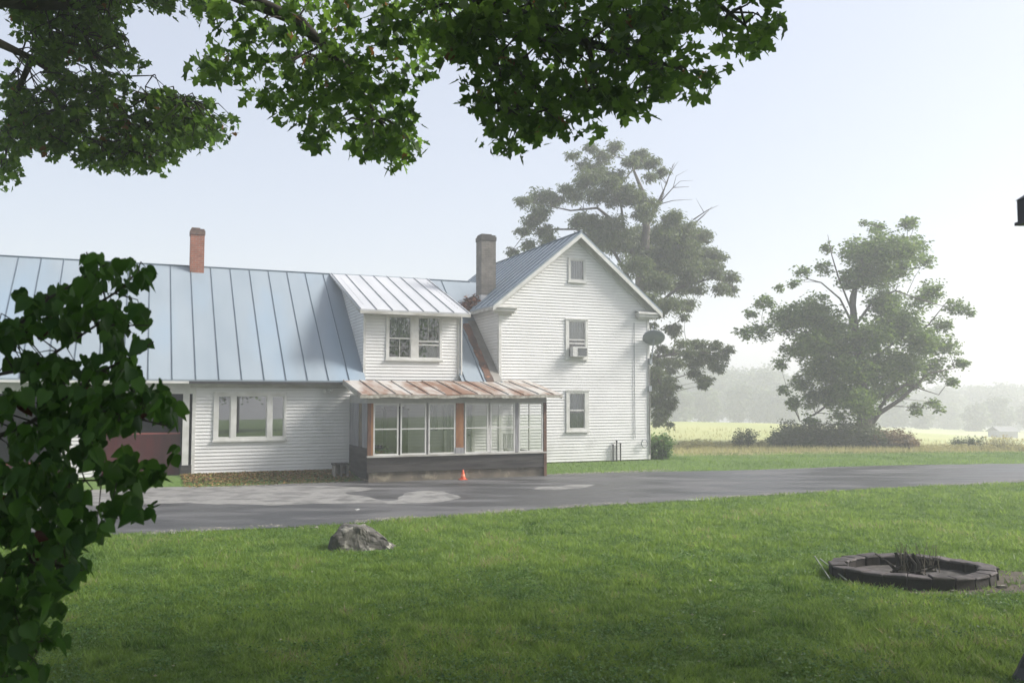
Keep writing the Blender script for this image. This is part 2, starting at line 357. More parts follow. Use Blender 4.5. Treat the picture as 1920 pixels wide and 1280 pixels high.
def asphalt():
    m, t, b = nmat('damp_asphalt'); N = t.nodes; L = t.links
    tc = N.new('ShaderNodeTexCoord'); mp = N.new('ShaderNodeMapping'); mp.inputs['Rotation'].default_value = (0, 0, -.28); mp.inputs['Scale'].default_value = (.35, 1.3, 1); L.new(tc.outputs['Object'], mp.inputs[0])
    def noise(sc, lo, hi, src, det=6):
        n = N.new('ShaderNodeTexNoise'); n.inputs['Scale'].default_value = sc; n.inputs['Detail'].default_value = det; L.new(src, n.inputs[0])
        r = N.new('ShaderNodeMapRange'); r.inputs[1].default_value = lo; r.inputs[2].default_value = hi; L.new(n.outputs[0], r.inputs[0]); return r.outputs[0]
    def mix(f, a, c):
        x = N.new('ShaderNodeMix'); x.data_type = 'RGBA'; L.new(f, x.inputs[0])
        for k, q in ((6, a), (7, c)):
            if isinstance(q, tuple): x.inputs[k].default_value = (*q, 1)
            else: L.new(q, x.inputs[k])
        return x.outputs[2]
    base = mix(noise(60, .3, .7, tc.outputs['Object']), (.030, .029, .031), (.055, .054, .056))
    wet = noise(1.1, .44, .62, mp.outputs[0], 9)
    col = mix(wet, base, (.098, .096, .098))
    L.new(col, b.inputs['Base Color'])
    r = N.new('ShaderNodeMapRange'); r.inputs[3].default_value = .42; r.inputs[4].default_value = .7; L.new(wet, r.inputs[0]); L.new(r.outputs[0], b.inputs['Roughness'])
    bn = N.new('ShaderNodeTexNoise'); bn.inputs['Scale'].default_value = 70; L.new(tc.outputs['Object'], bn.inputs[0])
    bp = N.new('ShaderNodeBump'); bp.inputs['Strength'].default_value = .35; bp.inputs['Distance'].default_value = .01; L.new(bn.outputs[0], bp.inputs['Height']); L.new(bp.outputs[0], b.inputs['Normal'])
    return m
drive = fastmesh('driveway', Vd, np.concatenate([np.stack([a, b, c], 1), np.stack([a, c, d], 1)]), asphalt(), kind='structure')
def patch(name, px, m, dz, seed, wob=.05):
    P = np.array([ground(x, y)[:2] for x, y in px]); P = np.concatenate([P, P[:1]]); R = polyres(P, 140)[:-1]
    c = R.mean(0); n = vnoise(R[:, 0]*1.0, R[:, 1], .5, seed)-.5
    R = R+np.stack([n*wob*6, (vnoise(R[:, 0], R[:, 1], .4, seed+1)-.5)*wob*4], 1)
    mb = MB(); mb.face([(x, y, -.2+.012+dz) for x, y in R]); return mb.build(name, m, kind='structure')
drym = mat('dry_asphalt', (.18, .177, .17), (.225, .22, .21), 9, .8, c3=(.11, .108, .105), s3=2.2, lo3=.45, hi3=.65)
patch('dry_pavement', [(-100, 955), (100, 952), (340, 944), (520, 948), (600, 945), (690, 945), (745, 946), (800, 944), (850, 940), (862, 930), (830, 922), (790, 920), (755, 924), (750, 934), (735, 940), (705, 938), (690, 933), (650, 927), (640, 925), (690, 921), (712, 917), (680, 913), (600, 911), (500, 912), (400, 913), (200, 914), (-100, 918)], drym, .004, 11)
patch('dry_pavement', [(1000, 918), (1040, 919), (1100, 915), (1115, 909), (1070, 909), (1050, 912), (1010, 913)], drym, .004, 21, .02)
patch('puddle', [(1282, 939), (1320, 939.5), (1352, 936), (1345, 934.5), (1310, 935.5), (1285, 937)], mat('still_water', (.05, .055, .06), rough=.04, spec=.9), .004, 31, .006)

# ================================================================ FARMHOUSE
HX, HY = float(O2[0]), float(O2[1])
house = empty('farmhouse', (HX, HY, 0), ANG, label='white clapboard farmhouse with tall gabled block, long blue-grey metal-roofed wing and glazed porch', cat='house')
W = 6.06; AP = 3.06; SL = .812; EZ = 5.50; RZ = 8.30
def H(mb, name, m, parent=None, **k): return mb.build(name, m, parent or house, **k)
def siding(mb, fmap, outline, holes, z0, z1, exp=.105, proud=.020):
    zz = z0
    while zz < z1-1e-6:
        zt = min(zz+exp, z1); cuts = sorted({zz, zt} | {h for H_ in holes for h in H_[2:4] if zz < h < zt})
        for ca, cb in zip(cuts[:-1], cuts[1:]):
            oa = proud*(1-(ca-zz)/exp); ob = proud*(1-(cb-zz)/exp); mid = (ca+cb)/2
            a0, a1 = outline(ca); b0, b1 = outline(cb)
            hs = sorted([(h[0], h[1]) for h in holes if h[2] < mid < h[3]])
            segs = []; curA, curB = a0, b0
            for h0, h1 in hs:
                if h0 > curA: segs.append((curA, h0, h0, curB))
                curA = curB = h1
            if a1 > curA+1e-4: segs.append((curA, a1, max(b1, curB), curB))
            for p, q, r, s_ in segs:
                if ca == zz and cb-ca > .03:
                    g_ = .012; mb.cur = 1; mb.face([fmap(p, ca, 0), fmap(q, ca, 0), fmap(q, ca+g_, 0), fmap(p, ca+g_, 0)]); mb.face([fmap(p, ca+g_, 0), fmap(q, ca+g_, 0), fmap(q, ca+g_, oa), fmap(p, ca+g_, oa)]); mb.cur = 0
                    mb.face([fmap(p, ca+g_, oa), fmap(q, ca+g_, oa), fmap(r, cb, ob), fmap(s_, cb, ob)])
                else: mb.face([fmap(p, ca, oa), fmap(q, ca, oa), fmap(r, cb, ob), fmap(s_, cb, ob)])
        zz = zt
front = lambda a, z, o: (a, -o, z)
# --- windows in the walls: (u0,u1,z0,z1)
W_ATT = (2.69, 3.39, 6.50, 7.38); W_UP = (2.57, 3.47, 3.70, 5.16); W_LOW = (2.58, 3.50, 1.10, 2.58)
W_PIC = (-9.40, -7.24, 1.00, 2.47); W_DOR = (-4.05, -2.12, 3.56, 5.08)
# --- gable block walls
mb = MB()
go = lambda z: (max(0, (z-5.62)/SL*1.0) if z > 5.62 else 0, W-(max(0, (z-5.62)/SL) if z > 5.62 else 0))
siding(mb, front, go, [W_ATT, W_UP, W_LOW], .03, 8.05)
siding(mb, lambda a, z, o: (-o, 9-a, z), lambda z: (0, 9), [], .03, 5.6)
siding(mb, lambda a, z, o: (W+o, a, z), lambda z: (0, 9), [], .03, 5.6)
siding(mb, lambda a, z, o: (W-a, 9+o, z), go, [], .03, 8.05)
wall = H(mb, 'wall', [M['siding'], M['lap_shade']])
mb = MB()  # corner boards, frieze
mb.box(-.03, .07, -.032, .0, .03, 5.30); mb.box(-.032, -.0, .0, .09, .03, 5.3); H(mb, 'corner_board', M['trim']); mb = MB()
mb.box(W-.07, W+.03, -.032, 0, .03, 5.30); mb.box(W, W+.032, 0, .09, .03, 5.3)
H(mb, 'corner_board', M['trim'])
mb = MB(); mb.box(-.02, W+.02, .03, 8.9, -.6, .029); H(mb, 'foundation', M['fieldstone'])
# --- main roof
mb = MB()
eL = (-.36, RZ-SL*(AP+.36)); eR = (2*AP+.36, RZ-SL*(AP+.36)); V0, V1 = -.34, 9.3
mb.slab([(AP, V0, RZ), (AP, V1, RZ), (eL[0], V1, eL[1]), (eL[0], V0, eL[1])], .06)
mb.slab([(AP, V1, RZ), (AP, V0, RZ), (eR[0], V0, eR[1]), (eR[0], V1, eR[1])], .06)
mroof = H(mb, 'roof', M['bluemetal'])
mb = MB()
k = V0+.02
while k < V1:
    for s_ in (-1, 1):
        e = eL if s_ < 0 else eR
        mb.slab([(AP, k-.009, RZ+.035), (AP, k+.009, RZ+.035), (e[0], k+.009, e[1]+.035), (e[0], k-.009, e[1]+.035)], .05)
    k += .6
mb.tube([(AP, V0, RZ+.02), (AP, V1, RZ+.02)], .035, 6)
H(mb, 'roof_seam', M['seam'], mroof)
mb = MB()  # rake boards: fascia at the overhang edge, soffit, and frieze on the wall
for s_ in (-1, 1):
    e = eL if s_ < 0 else eR
    def rk(t, dz): return (AP+(e[0]-AP)*t, RZ-.062+(e[1]-RZ)*t-dz)
    for y0, y1, d0, d1 in ((V0-.004, V0+.03, 0, .15), (V0+.03, -.0, .0, .03), (-.05, -.022, .03, .27)):
        t1 = 1.0 if y0 < -.2 else .955
        p = [rk(0, d1), rk(t1, d1), rk(t1, d0), rk(0, d0)]
        mb.hexa([(p[0][0], y0, p[0][1]), (p[1][0], y0, p[1][1]), (p[1][0], y1, p[1][1]), (p[0][0], y1, p[0][1]),
                 (p[3][0], y0, p[3][1]), (p[2][0], y0, p[2][1]), (p[2][0], y1, p[2][1]), (p[3][0], y1, p[3][1])])
H(mb, 'rake_board', M['trim'])
for x0, x1 in ((-.34, .60), (W-.60, W+.34)):
    mb = MB(); mb.box(x0, x1, -.33, -.034, 5.42, 5.475); mb.box(x0+.04, x1-.05, -.27, -.034, 5.31, 5.419); mb.box(x0+.1, x1-.09, -.16, -.034, 5.24, 5.309)
    mb.slab([(x0, -.33, 5.48), (x1, -.33, 5.48), (x1, -.02, 5.56), (x0, -.02, 5.56)], .004)
    H(mb, 'cornice_return', M['trim'])
mb = MB(); mb.box(-.30, -.022, V0+.03, 9, 5.42, 5.45); mb.box(-.345, -.30, V0+.03, 9, 5.36, 5.5); mb.box(W+.022, W+.30, V0+.03, 9, 5.42, 5.45); mb.box(W+.3, W+.345, V0+.03, 9, 5.36, 5.5)
H(mb, 'eave_board', M['oldtrim'])

def window(box, cols, frame_m=None, blind=None, v=0., trim=.075, lab=None, rails=None, muntins=(), outer=0, glass=None):
    """trimmed opening holding sashes; cols = list of (u0,u1) glazed lights; rails = heights of meeting rails"""
    u0, u1, z0, z1 = box; mb = MB(); y0, y1 = v-.045, v+.0
    # casing as a plate with openings at each light
    zi0, zi1 = z0+trim, z1-trim
    xs_ = [u0]+[q for c_ in cols for q in c_]+[u1]
    mb.box(u0, u1, y0, y1, z0, zi0); mb.box(u0, u1, y0, y1, zi1, z1)
    for i in range(0, len(xs_), 2):
        mb.box(xs_[i], xs_[i+1], y0, y1, zi0, zi1)
    mb.box(u0-.03, u1+.03, y0-.035, y0, z0-.03, z0+.025)   # sill
    if outer: mb.box(u0-.02, u1+.02, y0-.02, y0, z1-.03, z1+.02)
    o = H(mb, 'window', frame_m or M['trim'], label=lab)
    sb = MB()
    for i, (a, b) in enumerate(cols):
        sb.ring(a, b, zi0, zi1, .032, v-.03, v+.01)
        for rz_ in (rails[i] if rails else ()): sb.box(a+.032, b-.032, v-.035, v+.008, rz_-.022, rz_+.022)
        for (ci, mx, ma, mz) in muntins:
            if ci == i: sb.box(mx-.008, mx+.008, v-.02, v+.006, ma, mz)
    sb.build('sash', M['white'], o)
    for i, (a, b) in enumerate(cols):
        MB().face([(a+.03, v-.005, zi0+.03), (b-.03, v-.005, zi0+.03), (b-.03, v-.005, zi1-.03), (a+.03, v-.005, zi1-.03)]).build('pane', (glass or M['glass']), o)
    if blind:
        for (a, b, c0, c1, mm) in blind:
            cb = MB(); n = max(2, int((b-a)/.05))
            for k_ in range(n):
                xa = a+(b-a)*k_/n; xb = a+(b-a)*(k_+1)/n; dy = .012 if k_ % 2 else 0; dy2 = .012-dy
                cb.face([(xa, v+.09+dy, c0), (xb, v+.09+dy2, c0), (xb, v+.09+dy2, c1), (xa, v+.09+dy, c1)])
            cb.build('curtain', mm, o)
    # dark room shell behind the opening
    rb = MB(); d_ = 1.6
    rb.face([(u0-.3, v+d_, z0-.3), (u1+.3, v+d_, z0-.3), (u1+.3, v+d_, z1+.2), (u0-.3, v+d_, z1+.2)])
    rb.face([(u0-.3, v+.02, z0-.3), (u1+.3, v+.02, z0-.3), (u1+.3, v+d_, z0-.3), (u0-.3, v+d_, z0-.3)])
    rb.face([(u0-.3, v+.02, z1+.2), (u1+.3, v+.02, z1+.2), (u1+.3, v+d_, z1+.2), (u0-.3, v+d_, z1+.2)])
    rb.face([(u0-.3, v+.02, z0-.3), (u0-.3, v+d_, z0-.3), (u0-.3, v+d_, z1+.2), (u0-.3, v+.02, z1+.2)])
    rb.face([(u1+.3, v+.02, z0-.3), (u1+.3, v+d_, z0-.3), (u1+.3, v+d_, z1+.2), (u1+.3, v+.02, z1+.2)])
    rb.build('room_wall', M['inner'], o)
    return o
greyboard = mat('grey_board', (.25, .25, .245), (.2, .2, .195), 4, .8, stretch=(6, 6, .4))
window(W_ATT, [(2.76, 3.32)], blind=[(2.76, 3.32, 6.5, 7.4, greyboard)], lab='small attic window with a grey curtain')
window(W_UP, [(2.68, 3.37)], rails=[(4.27, 4.40)], blind=[(2.66, 3.4, 4.42, 5.1, M['blind'])], lab='upper gable window with drawn shade', outer=1)
window(W_LOW, [(2.69, 3.33)], trim=.10, rails=[(1.86,)], blind=[(2.66, 3.4, 1.86, 2.5, M['blind']), (2.66, 3.4, 1.1, 1.84, greyboard)], lab='lower gable window with a blind', outer=1)
window(W_PIC, [(-9.28, -8.90), (-8.76, -7.82), (-7.68, -7.30)], trim=.09, lab='three-light picture window', outer=1, glass=glassmat('reflective_glass', (.7, .72, .72), .30))
window(W_DOR, [(-3.97, -3.20), (-2.96, -2.19)], trim=.07, rails=[(4.28,), (4.20, 4.08)], blind=[(-3.96, -3.2, 4.3, 5.0, mat('grey_screen', (.2, .2, .2), rough=.8)), (-2.95, -2.2, 3.62, 4.1, greyboard)],
       muntins=[(0, -3.58, 3.65, 4.27), (1, -2.60, 4.22, 5.0)], lab='pair of dormer sash windows')
# stale wood above the dormer windows
H(MB().box(-4.1, -2.07, -.06, -.046, 5.075, 5.13), 'header_board', M['darkwood'])

# --- wing
WL = -30.0; RV = 4.3; WZ = 2.86; WRZ = 6.90; EV = -.34
wl = -9.98
mb = MB(); siding(mb, front, lambda z: (wl, -.0), [W_PIC], .03, 2.80, exp=.105)
H(mb, 'wing_wall', [M['siding'], M['lap_shade']])
H(MB().box(wl-.03, wl+.07, -.034, -.0, .03, 2.78), 'corner_board', M['trim'])
# back wall of the wing
mb = MB(); siding(mb, lambda a, z, o: (-a, 8.6+o, z), lambda z: (0, 30), [], 0, 2.9, exp=.3); H(mb, 'back_wall', [M['siding'], M['lap_shade']])
slope = (WRZ-WZ)/(RV-EV)
def rz_(v): return WZ+(v-EV)*slope
mb = MB()
DL, DR = -4.78, -1.50          # dormer cheeks
# roof front slope (dormer opening left open), slight sag in the eave left of u=-10
mb.slab([(WL, EV, WZ), (DL-.0, EV, WZ), (DL-.0, RV, WRZ), (WL, RV, WRZ)], .05)
mb.slab([(DR, EV, WZ), (-.02, EV, WZ), (-.02, RV, WRZ), (DR, RV, WRZ)], .05)
mb.slab([(DL, 4.25, rz_(4.25)), (DR, 4.25, rz_(4.25)), (DR, RV, WRZ), (DL, RV, WRZ)], .05)
mb.slab([(-.02, 8.94, WZ), (WL, 8.94, WZ), (WL, RV, WRZ), (-.02, RV, WRZ)], .05)
mb.slab([(-.02, RV-.9, WRZ-.78), (2.2, RV-.02, WRZ-.02), (2.2, RV, WRZ-.01), (-.02, RV, WRZ-.0)], .02)
mb.slab([(-.02, RV, WRZ), (2.2, RV, WRZ), (2.2, RV+.3, WRZ-.25), (-.02, RV+4, WRZ-3.5)], .02)
wroof = H(mb, 'wing_roof', M['bluemetal'])
mb = MB(); u = -9.94-.66*30
while u < -.3:
    if not (DL-.05 < u < DR+.05): mb.slab([(u-.008, EV-.01, WZ+.032), (u+.008, EV-.01, WZ+.032), (u+.008, RV, WRZ+.032), (u-.008, RV, WRZ+.032)], .04)
    u += .66
mb.tube([(WL, RV, WRZ+.015), (.5, RV, WRZ+.015)], .03, 6)
H(mb, 'roof_seam', M['seam'], wroof)
mb = MB(); mb.box(wl-.15, -5.5, EV-.02, EV+.01, WZ-.13, WZ-.052); H(mb, 'gutter', M['black'])
mb = MB(); mb.box(wl-.15, -5.3, EV+.012, -.02, WZ-.12, WZ-.09); mb.box(wl-.1, -5.3, -.05, -.021, WZ-.25, WZ-.12); H(mb, 'fascia', M['oldtrim'])
mb = MB(); mb.box(WL, wl-.16, EV-.02, EV+.02, WZ-.12, WZ-.052); mb.box(WL, wl-.03, -.04, .06, 2.43, WZ-.08); H(mb, 'garage_header', M['trim'])
# rusty flashing down the valley by the gable wall
mb = MB()
n = 14
for i in range(n):
    t0, t1 = i/n, (i+1)/n; va, vb = EV-.03+t0*2.5, EV-.03+t1*2.5; wa, wb = .13+.02*sin(i*2.1), .13+.02*sin((i+1)*2.1)
    mb.slab([(-.47-wa, va, rz_(va)+.03), (-.47+wa, va, rz_(va)+.05), (-.47+wb, vb, rz_(vb)+.05), (-.47-wb, vb, rz_(vb)+.03)], .025)
H(mb, 'valley_flashing', M['ruststrip'])
H(MB().slab([(-.33, EV, WZ+.012), (-.03, EV, WZ+.012), (-.03, 2.3, rz_(2.3)+.012), (-.33, 2.3, rz_(2.3)+.012)], .01), 'valley_shade', mat('eave_shade_tin', (.16, .15, .13), (.25, .24, .22), 2, .7))  # darker sheet standing in for the main eave's shade on the roof
# --- dormer
DEV, DEZ = -.42, 5.17; dsl = (6.93-DEZ)/(RV-DEV)
mb = MB(); siding(mb, front, lambda z: (DL, DR), [W_DOR], 2.80, 5.12)
H(mb, 'dormer_wall', [M['siding'], M['lap_shade']])
for uu, nm in ((DL, 0), (DR, 1)):
    mb = MB()
    def ol(z):
        v1 = (z-WZ)/slope+EV+.0
        return (.0, max(v1, .01)) if z < 5.25 else (max((z-DEZ-.0)/dsl+DEV, 0), v1)
    sgn = -1 if nm == 0 else 1
    siding(mb, lambda a, z, o, uu=uu, sgn=sgn: (uu+sgn*o, a, z), ol, [], 3.18, 6.75, exp=.105)
    H(mb, 'dormer_cheek', [M['siding'], M['lap_shade']])
H(MB().box(DL-.03, DL+.05, -.034, 0, 2.9, 4.999), 'corner_board', M['trim']); H(MB().box(DR-.05, DR+.03, -.034, 0, 2.9, 4.999), 'corner_board', M['trim']); H(MB().box(DL-.04, DR+.04, -.05, -.02, 5.0, 5.14), 'frieze_board', M['trim'])
mb = MB(); q = lambda v: DEZ+(v-DEV)*dsl
mb.slab([(-5.02, DEV, DEZ), (-1.22, DEV, DEZ), (-1.22, RV+.02, q(RV+.02)), (-5.08, RV+.02, q(RV+.02))], .05)
droof = H(mb, 'dormer_roof', M['palemetal'])
mb = MB()
for i in range(8):
    u = -5.0+i*.53
    if u < -1.2: mb.slab([(u-.012, DEV-.01, DEZ+.03), (u+.012, DEV-.01, DEZ+.03), (u+.012, RV, q(RV)+.03), (u-.012, RV, q(RV)+.03)], .035)
H(mb, 'roof_seam', M['seam2'], droof)
mb = MB(); mb.box(-5.02, -1.22, DEV-.012, DEV+.02, DEZ-.14, DEZ-.052)
mb.slab([(-5.02, DEV+.03, DEZ-.053), (-4.98, DEV+.03, DEZ-.053), (-4.98, 4.0, q(4.0)-.053), (-5.02, 4.0, q(4.0)-.053)], .09); H(mb, 'fascia', M['oldtrim'])
mb = MB(); mb.tube([(DR+.07, -.06, 5.08), (DR+.07, -.07, 3.02), (DR+.12, -.2, 2.96)], .03, 6); H(mb, 'downspout', M['trim'])

# --- chimneys
def chimney(u0, u1, v0, v1, z0, z1, m, capm, lab):
    mb = MB(); mb.box(u0, u1, v0, v1, z0, z1-.22); c_ = H(mb, 'chimney', m, label=lab)
    mb = MB(); mb.box(u0-.02, u1+.02, v0-.02, v1+.02, z1-.219, z1-.07); mb.box(u0+.01, u1-.01, v0+.01, v1-.01, z1-.069, z1-.01)
    mb.box(u0+.03, u1-.15, v0+.05, v1-.05, z1-.009, z1+.03); mb.build('chimney_cap', capm, c_)
    MB().box(u0-.04, u1+.04, v0-.05, v1+.04, z0, z0+.28).build('flashing', M['palemetal'] if capm != M['fieldstone'] else M['ruststrip'], c_)
chimney(-9.98, -9.52, 4.02, 4.5, 6.25, 8.22, M['brick'], mat('sooty_brick', (.17, .10, .075), (.07, .055, .05), 8, .95), 'red brick chimney on the wing ridge')
chimney(.14, .72, 2.1, 2.66, 5.85, 8.42, M['greybrick'], mat('sooty_cap', (.09, .085, .075), (.06, .055, .05), 4, .95), 'grey block chimney where the roofs meet')

# --- garage end of the wing (left, mostly behind the leaves)
mb = MB()
for u in (-10.18, -13.4, -16.8, -20.4): H(MB().box(u-.09, u+.09, -.02, .16, .0, 2.43), 'garage_post', M['trim'])
H(MB().box(-10.3, -10.0, -.05, .2, -.2, .3), 'post_base', M['darkwood'])
mb = MB(); siding(mb, front, lambda z: (-13.3, -12.5), [], .03, 2.43); H(mb, 'garage_wall', [M['siding'], M['lap_shade']]); mb = MB(); siding(mb, front, lambda z: (-24, -17), [], .03, 2.43); H(mb, 'garage_wall', [M['siding'], M['lap_shade']])
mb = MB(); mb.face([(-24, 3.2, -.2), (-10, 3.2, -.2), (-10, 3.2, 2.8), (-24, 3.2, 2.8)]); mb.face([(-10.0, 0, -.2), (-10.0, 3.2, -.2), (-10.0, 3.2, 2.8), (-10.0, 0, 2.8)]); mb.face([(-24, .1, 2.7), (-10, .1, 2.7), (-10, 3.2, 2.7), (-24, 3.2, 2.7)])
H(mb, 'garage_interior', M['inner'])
for (a, b, h) in ((-12.45, -10.32, 1.22), (-16.6, -13.55, .42)):
    mb = MB(); mb.box(a, b, .3, .34, -.15, h)
    k_ = a+.1
    while k_ < b-.1: mb.box(k_, k_+.04, .285, .3, -.1, h-.08); k_ += .5
    d_ = H(mb, 'half_door', M['red'], label='red boarded half door in the garage opening'); MB().box(a, b, .27, .36, h+.001, h+.05).build('door_cap', mat('faded_red', (.3, .08, .07), rough=.6), d_)

# --- porch
PV = -2.5; PL, PR = -5.24, .62
def fz(v): return 2.93+(v)*(2.93-2.42)/2.8   # roof plane, v<=0
mb = MB(); mb.box(PL+.05, PR-.05, PV+.06, -.1, -.3, .09); H(mb, 'porch_foundation', M['fieldstone'])
for v in ():
    pass
mb = MB(); mb.box(PL, PR, PV, PV+.05, .10, .33); mb.box(PL, PR, PV+.006, PV+.05, .335, .545); mb.box(PR-.05, PR, PV+.051, -.05, .1, .545); H(mb, 'porch_skirt', M['darkwood'])
mb = MB(); mb.box(PL+.06, PR-.06, PV+.06, -.06, .095, .16); H(mb, 'porch_floor', M['greywood'])
mb = MB(); mb.box(PL-.02, PL+3.1, PV-.05, PV+.06, .546, .60); mb.box(PL+3.1, PR+.01, PV-.04, PV+.06, .546, .585); H(mb, 'porch_sill', M['oldtrim'])
mb = MB(); mb.box(PL+.0, PR, PV-.015, PV+.06, 2.15, 2.385); mb.box(PR-.07, PR-.0, PV+.061, -.05, 2.15, 2.385); mb.box(PL, PL+.07, PV+.061, -.05, 2.15, 2.385); H(mb, 'porch_header', mat('grey_white_beam', (.42, .42, .40), (.34, .34, .32), 3, .7))
for a, b, m_ in ((PL, PL+.10, 'darkbrown'), (PL+.10, PL+.165, 'brownwood'), (-2.47, -2.22, 'brownwood'), (-.48, -.37, 'greywood'), (PR-.1, PR, 'darkbrown')):
    H(MB().box(a, b, PV-.004, PV+.07, .6 if b < PR-.2 else .1, 2.149) if b < PR-.2 else MB().box(a, b, PV-.02, PV+.09, -.2, 2.149), 'porch_post', M[m_])
H(MB().box(-2.49, -2.2, PV-.03, PV-.004, .6, .78), 'post_base', M['greywood'])
# six glazed storm sashes along the front
cols = [(-5.07, -4.30), (-4.24, -3.43), (-3.36, -2.49), (-2.18, -1.40), (-1.33, -.49), (-.36, .50)]
for a, b in cols:
    mb = MB(); zb = .60 if a < -2.4 else .588
    mb.ring(a, b, zb, 2.149, .045, PV-.006, PV+.03); mb.box(a+.045, b-.045, PV-.004, PV+.026, 1.36, 1.395)
    o_ = H(mb, 'storm_window', M['white']); 
    for z0, z1 in ((zb+.045, 1.36), (1.395, 2.104)):
        MB().face([(a+.045, PV+.012, z0), (b-.045, PV+.012, z0), (b-.045, PV+.012, z1), (a+.045, PV+.012, z1)]).build('pane', M['glass2'], o_)
# left end: boards, narrow light, dark lower panel
H(MB().box(PL, PL+.04, -2.40, -.06, -.1, .82), 'porch_end_panel', M['darkwood'])
mb = MB(); mb.box(PL, PL+.04, -2.40, -1.75, .821, 2.149); mb.box(PL, PL+.04, -1.30, -.06, .821, 2.149); H(mb, 'porch_end_board', M['greywood'])
H(MB().box(PL+.005, PL+.035, -1.70, -1.35, .821, 2.149), 'porch_end_light', mat('dim_amber_glass', (.05, .045, .03), (.16, .12, .05), 3, .3))
# right end light
for v in (-2.4, -1.25, -.14): H(MB().box(PR-.05, PR-.01, v, v+.07, .546, 2.149), 'end_mullion', M['white'])
# porch roof: rusty sheets with seams
RL, RR = -5.55, 1.05; RF = -2.82
mb = MB(); nu = 22
def pz(u, v): return fz(v)+.012*sin(u*2.3)+.01*sin(u*5.1)*(-v/2.8)
for i in range(nu):
    a = RL+(RR-RL)*i/nu; b = RL+(RR-RL)*(i+1)/nu
    va, vb = (-.37, -.03)[a > -.05], (-.37, -.03)[b > -.05]
    mb.slab([(a, RF, pz(a, RF)), (b, RF, pz(b, RF)), (b, vb, pz(b, vb)), (a, vb if a < -.05 else va, pz(a, va))], .03)
proof = H(mb, 'porch_roof', M['rust'])
mb = MB(); u = RL+.03
while u < RR: mb.slab([(u-.012, RF-.005, pz(u, RF)+.03), (u+.012, RF-.005, pz(u, RF)+.03), (u+.012, -.38, pz(u, -.38)+.03), (u-.012, -.38, pz(u, -.38)+.03)], .035); u += .52
H(mb, 'roof_seam', M['rust'], proof)
mb = MB(); 
for i in range(nu):
    a = RL+(RR-RL)*i/nu; b = RL+(RR-RL)*(i+1)/nu-.002
    mb.hexa([(a, RF-.0, pz(a, RF)-.11-.01*sin(i*1.7)), (b, RF-.0, pz(b, RF)-.11-.01*sin(i*1.7)), (b, RF+.03, pz(b, RF)-.11), (a, RF+.03, pz(a, RF)-.11), (a, RF, pz(a, RF)-.032), (b, RF, pz(b, RF)-.032), (b, RF+.03, pz(b, RF)-.032), (a, RF+.03, pz(a, RF)-.032)])
mb.slab([(RL, RF+.03, pz(RL, RF)-.04), (RL+.04, RF+.03, pz(RL, RF)-.04), (RL+.04, -.36, pz(RL, -.36)-.04), (RL, -.36, pz(RL, -.36)-.04)], .09)
mb.slab([(RR-.04, RF+.03, pz(RR, RF)-.04), (RR, RF+.03, pz(RR, RF)-.04), (RR, -.05, pz(RR, -.05)-.04), (RR-.04, -.05, pz(RR, -.05)-.04)], .09)
H(mb, 'porch_fascia', mat('peeling_fascia', (.44, .43, .38), (.22, .20, .16), 5, .8, stretch=(2, 2, 1)))
H(MB().box(PL+.02, PR-.02, PV+.07, -.05, 2.386, 2.41), 'porch_ceiling', M['trim'])
# inside the porch: a white house door, an inner window and things stored there
mb = MB(); mb.box(-1.95, -1.05, -.08, -.03, .17, 2.14); dr = H(mb, 'house_door', mat('pale_grey_door', (.36, .36, .38), (.3, .3, .31), 3, .5), label='pale grey panelled house door inside the porch')
mb = MB(); mb.ring(-2.05, -.95, .16, 2.24, .09, -.11, -.081); mb.build('door_frame', M['trim'], dr)
mb = MB(); mb.ring(-1.8, -1.2, 1.25, 1.95, .03, -.095, -.081); mb.ring(-1.8, -1.2, .3, 1.05, .03, -.095, -.081); mb.build('door_panel', M['white'], dr)
MB().tube([(-1.15, -.13, 1.05), (-1.15, -.09, 1.05)], .03, 8).build('door_handle', M['black'], dr)
mb = MB(); mb.box(-4.15, -3.4, -.07, -.03, 1.0, 2.05); iw = H(mb, 'inner_window', mat('dark_glass', (.02, .02, .02), rough=.1)); MB().ring(-4.2, -3.35, .95, 2.1, .07, -.1, -.071).build('window_frame', M['trim'], iw)
mb = MB(); siding(mb, lambda a, z, o: (a, -.03-o, z), lambda z: (PL+.1, -2.1), [(-4.2, -3.35, .95, 2.1)], .16, 2.38); H(mb, 'porch_back_wall', [M['siding'], M['lap_shade']])
# things kept in the porch
def thing_at(name, u, v, z, label, cat): return empty(name, (*toworld(u, v), z), ANG, label=label, cat=cat)
t_ = thing_at('cabinet', -3.85, -.55, .165, 'dark wooden cabinet behind the second porch window from the left', 'cabinet')
dkm = mat('dark_cabinet_wood', (.03, .022, .018), (.05, .04, .03), 3, .5, stretch=(1, 1, .2)); mb = MB(); mb.box(-.36, .36, -.2, .25, 0, 1.75); mb.box(-.39, .39, -.23, .28, 1.751, 1.79); mb.build('carcass', dkm, t_)
for a in (-.345, .01): d__ = MB().box(a, a+.335, -.222, -.202, .06, 1.7).build('door', dkm, t_); MB().box(a+(.29 if a < 0 else .02), a+(.31 if a < 0 else .04), -.24, -.224, .85, .95).build('handle', M['grey'], d__)
t_ = thing_at('plant_pot', -4.78, -2.2, .165, 'terracotta flower pot behind the leftmost porch window', 'flower pot')
MB().lathe([(.0, 0), (.09, 0), (.13, .24), (.145, .24), (.145, .28), (.12, .28), (.11, .2), (0, .2)], (0, 0, .28)).build('pot', mat('terracotta', (.38, .15, .07), (.30, .12, .06), 4, .9), t_, smooth=True)
MB().box(-.22, .22, -.18, .18, 0, .279).build('stand', M['greywood'], t_)
